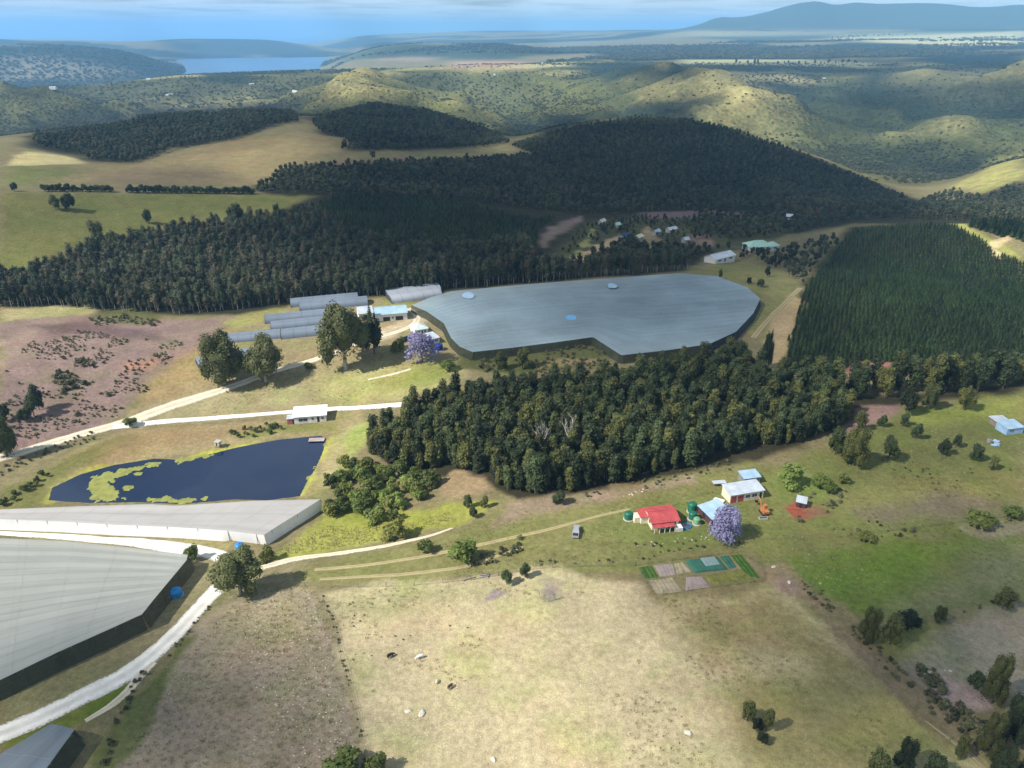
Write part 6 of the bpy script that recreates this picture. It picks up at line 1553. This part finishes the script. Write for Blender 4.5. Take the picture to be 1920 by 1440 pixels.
for k, (x, y) in enumerate(F2b):
    plant('dark', (x, y, float(H(x, y))), random.uniform(.4, .65), 'dark_bush', 'dark bush in the row at the tip of the gum wood by the track', 'bush', 'dark bushes along the track')
hedge = [(x, 360 + (x - 240) * .006) for x in np.arange(84, 216, 7)] + [(x, 361 + (x - 240) * .012) for x in np.arange(244, 480, 7)]
for k, (px, py) in enumerate(hedge):
    tree_px('dark', float(px), py, random.uniform(8, 15), 'hedge_tree', 'dark hedge tree in the left part of the row along the pasture' if px < 220 else 'dark hedge tree in the right part of the row along the pasture', 1.5, 'tree', 'hedge row along the pasture')
belt = [(1380 + k * 11 + random.uniform(-5, 5), 121 + random.uniform(-1, 1)) for k in range(22)]
for px, py in belt:
    p = at(px, py); plant('far', p, random.uniform(1.0, 2.4), 'belt_tree', 'dark tree in the long belt on the far plain', 'tree', 'tree belt on the far plain')
def bare(px, py, me, s, name, label):
    t = thing(name, label, 'tree', at(px, py), random.uniform(0, 6), None, (s, s, s)); obj('branches', me, t)
bare(1028, 1128, BARE, .75, 'bare_tree', 'grey leafless tree above the dry paddock')
bare(1040, 1126, BARE, .6, 'bare_tree', 'smaller grey leafless tree right of the other above the paddock')
bare(1012, 1120, BARE, .5, 'bare_tree', 'lowest grey leafless tree left of the others above the paddock')
bare(1792, 1238, BARE, .8, 'bare_tree', 'thin leafless tree on the grey field at right')
for px, py, s, lb in [(1010, 862, .95, 'tall bleached dead tree standing in the gum wood'), (1066, 850, 1.0, 'tall bleached dead trunk right of the other in the gum wood'), (1015, 840, .8, 'grey leafless tree behind the bleached one in the gum wood'), (1745, 712, .7, 'bleached dead tree in the gum belt'), (200, 540, .9, 'bleached dead tree at the left front of the long gum wood'), (370, 545, 1.0, 'bleached dead tree in the middle of the long gum wood'), (410, 540, 1.0, 'bleached dead tree right of the middle of the long gum wood'), (90, 545, .8, 'grey leafless tree at the left end of the long gum wood'), (1426, 720, .7, 'bleached dead tree at the right corner of the gum wood')]:
    bare(px, py, BARE_TALL, s, 'dead_tree', lb)

# ------------------------------------------------------------------ scrub and grass that nobody could count
def band(pts, w):
    """a strip along a line of pixels, w pixels wide"""
    P = np.array(pts, float); d = np.gradient(P, axis=0); d /= np.linalg.norm(d, axis=1)[:, None]; n = np.stack([-d[:, 1], d[:, 0]], 1) * w / 2
    return [tuple(q) for q in P + n] + [tuple(q) for q in (P - n)[::-1]]
def thin(xy, scale, thr, seed):
    return xy[fbm(xy[:, 0], xy[:, 1], scale, 3, seed) > thr]
S = stuff_scatter
S('slope_scrub', 'scrub', thin(scatter_points([(0, 700), (60, 640), (150, 620), (300, 640), (380, 640), (300, 710), (235, 770), (150, 820), (0, 850)], 1.9, .5, seed=101), 8, .54, 5), .2, .6, 'dark shrubs dotted over the pink cleared slope', 101)
S('slope_scrub', 'scrub', thin(scatter_points([(90, 735), (110, 690), (170, 672), (190, 700), (160, 722), (120, 740)], 1.8, .5, seed=102), 6, .42, 6), .5, 1.2, 'thicket of green shrubs in the middle of the pink slope', 102)
S('bank_scrub', 'scrub', scatter_points(band([(0, 890), (60, 858), (130, 832), (180, 818)], 16), 2.2, .5, seed=103), .25, .6, 'dark scrub below the dirt road at the left', 103)
S('bank_scrub', 'scrub', scatter_points(band([(170, 606), (230, 598), (300, 606)], 14), 2.4, .5, seed=104), .4, .9, 'green scrub under the front of the gum wood', 104)
S('bank_scrub', 'bush', scatter_points(band([(0, 950), (50, 915), (90, 893)], 14), 2.2, .5, seed=105), .3, .6, 'olive scrub along the bank left of the dam', 105)
S('bank_scrub', 'scrub', scatter_points(band([(270, 1262), (240, 1320), (210, 1380), (185, 1450)], 20), 1.5, .5, seed=106), .25, .6, 'green scrub on the bank between track and stony field', 106)
S('bank_scrub', 'scrub', scatter_points(band([(395, 1135), (350, 1190), (310, 1235)], 7), 1.3, .5, seed=107), .15, .35, 'scrub along the right verge of the white road', 107)
S('bank_scrub', 'bush', scatter_points([(430, 812), (500, 795), (540, 800), (520, 812), (450, 826)], 2.6, .5, seed=108), .25, .55, 'green scrub on the slope above the dam', 108)
S('fence_weeds', 'scrub', scatter_points(band([(604, 1115), (625, 1170), (648, 1260), (668, 1345), (690, 1440)], 7), 1.1, .5, seed=109), .12, .30, 'weeds under the fence between stony field and paddock', 109)
S('fence_weeds', 'scrub', thin(scatter_points(band([(1500, 1085), (1560, 1140), (1600, 1180), (1680, 1260), (1760, 1335), (1840, 1400)], 22), 1.4, .5, seed=110), 7, .45, 8), .15, .5, 'overgrown bank along the right side of the paddock', 110)
S('fence_weeds', 'scrub', thin(scatter_points(band([(1730, 1255), (1760, 1310), (1800, 1345), (1860, 1385)], 34), 1.6, .5, seed=111), 8, .36, 9), .4, 1.1, 'dense brown scrub below the bare pink patch', 111)
S('fence_weeds', 'scrub', thin(scatter_points(band([(1560, 1000), (1650, 1005), (1760, 985), (1920, 965)], 16), 2.2, .5, seed=112), 7, .5, 10), .2, .6, 'scrub along the line between the right hand fields', 112)
S('fence_weeds', 'scrub', scatter_points(band([(1790, 1150), (1830, 1140), (1865, 1130)], 10), 1.6, .5, seed=113), .3, .6, 'brown scrub row left of the round dark tree', 113)
S('fence_weeds', 'scrub', thin(scatter_points(band([(870, 1062), (940, 1040), (980, 1020)], 22), 1.8, .5, seed=114), 6, .45, 12), .3, .8, 'scrub between the two grass tracks', 114)
S('fence_weeds', 'scrub', thin(scatter_points(band([(1010, 1058), (1100, 1052), (1190, 1050), (1290, 1030), (1390, 1020)], 10), 1.8, .5, seed=115), 6, .46, 13), .2, .5, 'low scrub row above the vegetable garden', 115)
S('fence_weeds', 'scrub', scatter_points(band([(1190, 1022), (1250, 1022), (1330, 1012)], 8), 1.9, .5, seed=116), .2, .4, 'garden shrubs below the red roofed house', 116)
S('wood_edge_scrub', 'scrub', thin(scatter_points(band([(950, 955), (1060, 940), (1180, 915), (1300, 888), (1400, 865), (1500, 845)], 18), 2.0, .5, seed=117), 8, .5, 14), .2, .5, 'brushwood along the lower edge of the gum wood', 117)
S('net_edge_scrub', 'scrub', thin(scatter_points([(880, 690), (900, 672), (1000, 660), (1110, 648), (1150, 672), (1100, 700), (960, 712)], 2.4, .5, seed=118), 8, .42, 15), .35, .9, 'dark scrub between the big net and the gum wood', 118)
S('field_scrub', 'scrub', thin(scatter_points([(1500, 900), (1600, 880), (1700, 800), (1860, 840), (1920, 900), (1700, 990), (1560, 985)], 3.0, .5, seed=119), 8, .62, 16), .12, .4, 'small shrubs dotted over the right hand field', 119)
S('field_scrub', 'scrub', thin(scatter_points([(1440, 930), (1520, 905), (1590, 920), (1580, 950), (1500, 985)], 2.2, .5, seed=120), 7, .52, 17), .3, .8, 'rough scrub round the red soil plot', 120)
S('dry_grass', 'tuft', thin(scatter_points([(600, 1115), (900, 1090), (1230, 1125), (1440, 1100), (1800, 1400), (1500, 1440), (700, 1440)], 1.5, .5, seed=121), 14, .6, 18), .5, 1.2, 'dry grass tufts in the big paddock', 121)
S('dry_grass', 'tuft', scatter_points([(470, 1105), (600, 1108), (680, 1440), (220, 1440), (350, 1220)], 1.3, .5, seed=122), .5, 1.3, 'dry grass tufts in the stony field', 122)
S('short_grass', 'tuft', thin(scatter_points([(600, 1060), (960, 960), (1150, 930), (1400, 880), (1420, 1030), (1180, 1050), (900, 1080), (640, 1100)], 1.6, .5, seed=124), 12, .48, 20), .5, 1.1, 'grass tufts round the red roofed house and the tracks', 124)
S('short_grass', 'tuft', thin(scatter_points([(1430, 1060), (1440, 960), (1700, 800), (1920, 760), (1920, 1130), (1640, 1200), (1560, 1140)], 1.9, .5, seed=125), 12, .48, 21), .5, 1.2, 'grass tufts over the right hand fields', 125)
S('short_grass', 'tuft', thin(scatter_points([(300, 790), (480, 715), (700, 690), (850, 690), (700, 760)], 2.0, .5, seed=126), 12, .48, 22), .5, 1.1, 'grass tufts on the lawn above the dam', 126)
S('short_grass', 'tuft', scatter_points([(500, 1040), (620, 985), (700, 990), (760, 985), (840, 960), (850, 975), (720, 1015), (560, 1038)], 1.1, .5, seed=127), .6, 1.5, 'long grass in the green hollow below the thicket', 127)
S('dung_and_weeds', 'scrub', thin(scatter_points([(620, 1130), (900, 1100), (880, 1180), (660, 1240)], 2.4, .5, seed=123), 6, .62, 19), .1, .22, 'dark weeds dotting the upper left of the dry paddock', 123)
# ------------------------------------------------------------------ clouds that shade parts of the land (high above the frame)
def cloud_mat():
    m, t, p = new_mat('thin_cloud')
    out = t.n['Material Output']
    d = t.new('ShaderNodeBsdfDiffuse'); d.inputs['Color'].default_value = (0.9, 0.9, 0.9, 1)
    tr = t.new('ShaderNodeBsdfTransparent')
    mx = t.new('ShaderNodeMixShader')
    th = t.new('ShaderNodeAttribute', attribute_name='thick').outputs['Fac']
    t.link(th, mx.inputs[0]); t.link(tr.outputs[0], mx.inputs[1]); t.link(d.outputs[0], mx.inputs[2]); t.link(mx.outputs[0], out.inputs['Surface'])
    return m
CLOUD = cloud_mat()
CLOUD_Z = 2600.0
def cloud(poly_px, dens, label, seed, soft=60.0, step=None):
    P = plan_poly(poly_px, 4) + SUNV[:2] / SUNV[2] * CLOUD_Z
    a = P.min(0) - soft * 2; b = P.max(0) + soft * 2
    n = 70; step = max(b - a) / n
    x, y = np.meshgrid(np.arange(a[0], b[0], step), np.arange(a[1], b[1], step))
    d = edge_dist(P, x, y) * np.where(inside(P, x, y), 1, -1) + (fbm(x, y, soft * 4, 4, seed) - 0.5) * soft * 2.2
    th = sstep(d, -soft, soft) * dens * (0.8 + 0.4 * fbm(x, y, soft * 2, 3, seed + 5))
    up = sstep(d, -soft, soft * 3) * soft * (0.6 + 1.4 * fbm(x, y, soft * 3, 4, seed + 9))
    top = grid_object('cloud', x, y, CLOUD_Z + 1 + up, CLOUD)
    at_ = top.data.attributes.new('thick', 'FLOAT', 'POINT'); at_.data.foreach_set('value', np.clip(th, 0, 1).ravel().astype(np.float32))
    setting(top); top['label'] = label
    return top
cloud([(440, 470), (560, 400), (600, 310), (640, 240), (940, 285), (1100, 235), (1350, 235), (1600, 335), (1750, 410), (1640, 425), (1560, 470), (1500, 540), (1480, 620), (1440, 690), (1380, 660), (1180, 690), (1000, 665), (860, 640), (830, 560), (600, 545)], 0.85, 'cloud shading the woods and the big net', 1, 28)
cloud([(1330, 1250), (1400, 1120), (1560, 1080), (1960, 1060), (1990, 1520), (1480, 1520), (1420, 1390)], 0.95, 'cloud shading the lower right paddock', 2, 18)
cloud([(1080, 1075), (1230, 1050), (1400, 1020), (1960, 930), (1960, 1080), (1560, 1110), (1380, 1150), (1200, 1150)], 0.5, 'thin cloud over the right hand fields', 7, 18)
cloud([(1480, 900), (1560, 820), (1700, 740), (1960, 700), (1960, 900), (1700, 930)], 0.5, 'thin cloud over the upper right field', 8, 20)
cloud([(-60, 1225), (150, 1205), (330, 1215), (480, 1240), (580, 1300), (640, 1380), (680, 1520), (-60, 1520)], 0.95, 'cloud shading the lower left field', 3, 13)
cloud([(820, 700), (1100, 690), (1400, 650), (1580, 740), (1400, 800), (1000, 790), (850, 760)], 0.6, 'cloud shading the far half of the gum wood', 9, 20)
cloud([(0, 230), (200, 210), (560, 205), (640, 240), (560, 265), (330, 290), (620, 370), (440, 430), (150, 480), (0, 500)], 0.4, 'thin cloud over the left ridge, stretched to darken the pastures', 10, 50)  # lower part added out of view to darken the pasture
cloud([(1150, 150), (1300, 118), (1700, 108), (1940, 104), (1940, 128), (1600, 140), (1350, 142), (1250, 165)], 0.7, 'cloud shading the far plain on the right', 12, 200)
cloud([(620, 110), (700, 86), (1000, 84), (1040, 100), (900, 112)], 0.6, 'cloud shading the far table hill', 13, 200)
cloud([(0, 100), (340, 85), (340, 140), (0, 150)], 0.5, 'cloud shading the far left hill', 11, 300)
cloud([(1480, 215), (1560, 170), (1700, 168), (1760, 200), (1680, 235), (1560, 250)], 0.6, 'cloud shading the folded hills on the right', 4, 90)
cloud([(1760, 165), (1940, 150), (1940, 230), (1850, 225)], 0.7, 'cloud shading the hills at the right edge', 14, 90)
cloud([(1150, 215), (1250, 190), (1330, 195), (1300, 225)], 0.9, 'small cloud shading the ravine behind the wooded hill', 15, 60)
cloud([(1560, 330), (1640, 290), (1800, 280), (1840, 320), (1720, 350)], 0.5, 'cloud shading the valley on the right', 16, 50)
cloud([(940, 262), (960, 228), (1020, 214), (1120, 226), (1080, 255)], 0.7, 'small cloud shading the valley behind the ridge', 5, 40)
cloud([(560, 205), (720, 190), (840, 205), (930, 250), (880, 282), (700, 282), (600, 250)], 0.7, 'cloud shading the rounded ridge', 6, 50)

# ------------------------------------------------------------------ hazy sea air
hz_top = max(float(GZ.max()) + 30.0, 200.0)
bm = bmesh.new(); bmesh.ops.create_cube(bm, size=1.0)
for v in bm.verts:
    v.co = (v.co.x * 2 * 56000, -1500 + (v.co.y + 0.5) * 64000, LOW - 1.0 + (v.co.z + 0.5) * (hz_top - LOW + 1.0))
me = bpy.data.meshes.new('haze'); bm.to_mesh(me); bm.free()
hm = bpy.data.materials.new('sea_haze'); hm.use_nodes = True
hn = hm.node_tree.nodes; hn.clear()
ho = hn.new('ShaderNodeOutputMaterial'); hv = hn.new('ShaderNodeVolumePrincipled')
hv.inputs['Color'].default_value = (0.31, 0.64, 1.0, 1)
hv.inputs['Density'].default_value = 0.000082
hv.inputs['Anisotropy'].default_value = 0.0
hm.node_tree.links.new(hv.outputs[0], ho.inputs['Volume'])
me.materials.append(hm)
haze = obj('haze', me); haze['kind'] = 'stuff'; haze['label'] = 'blue sea haze over the far land'
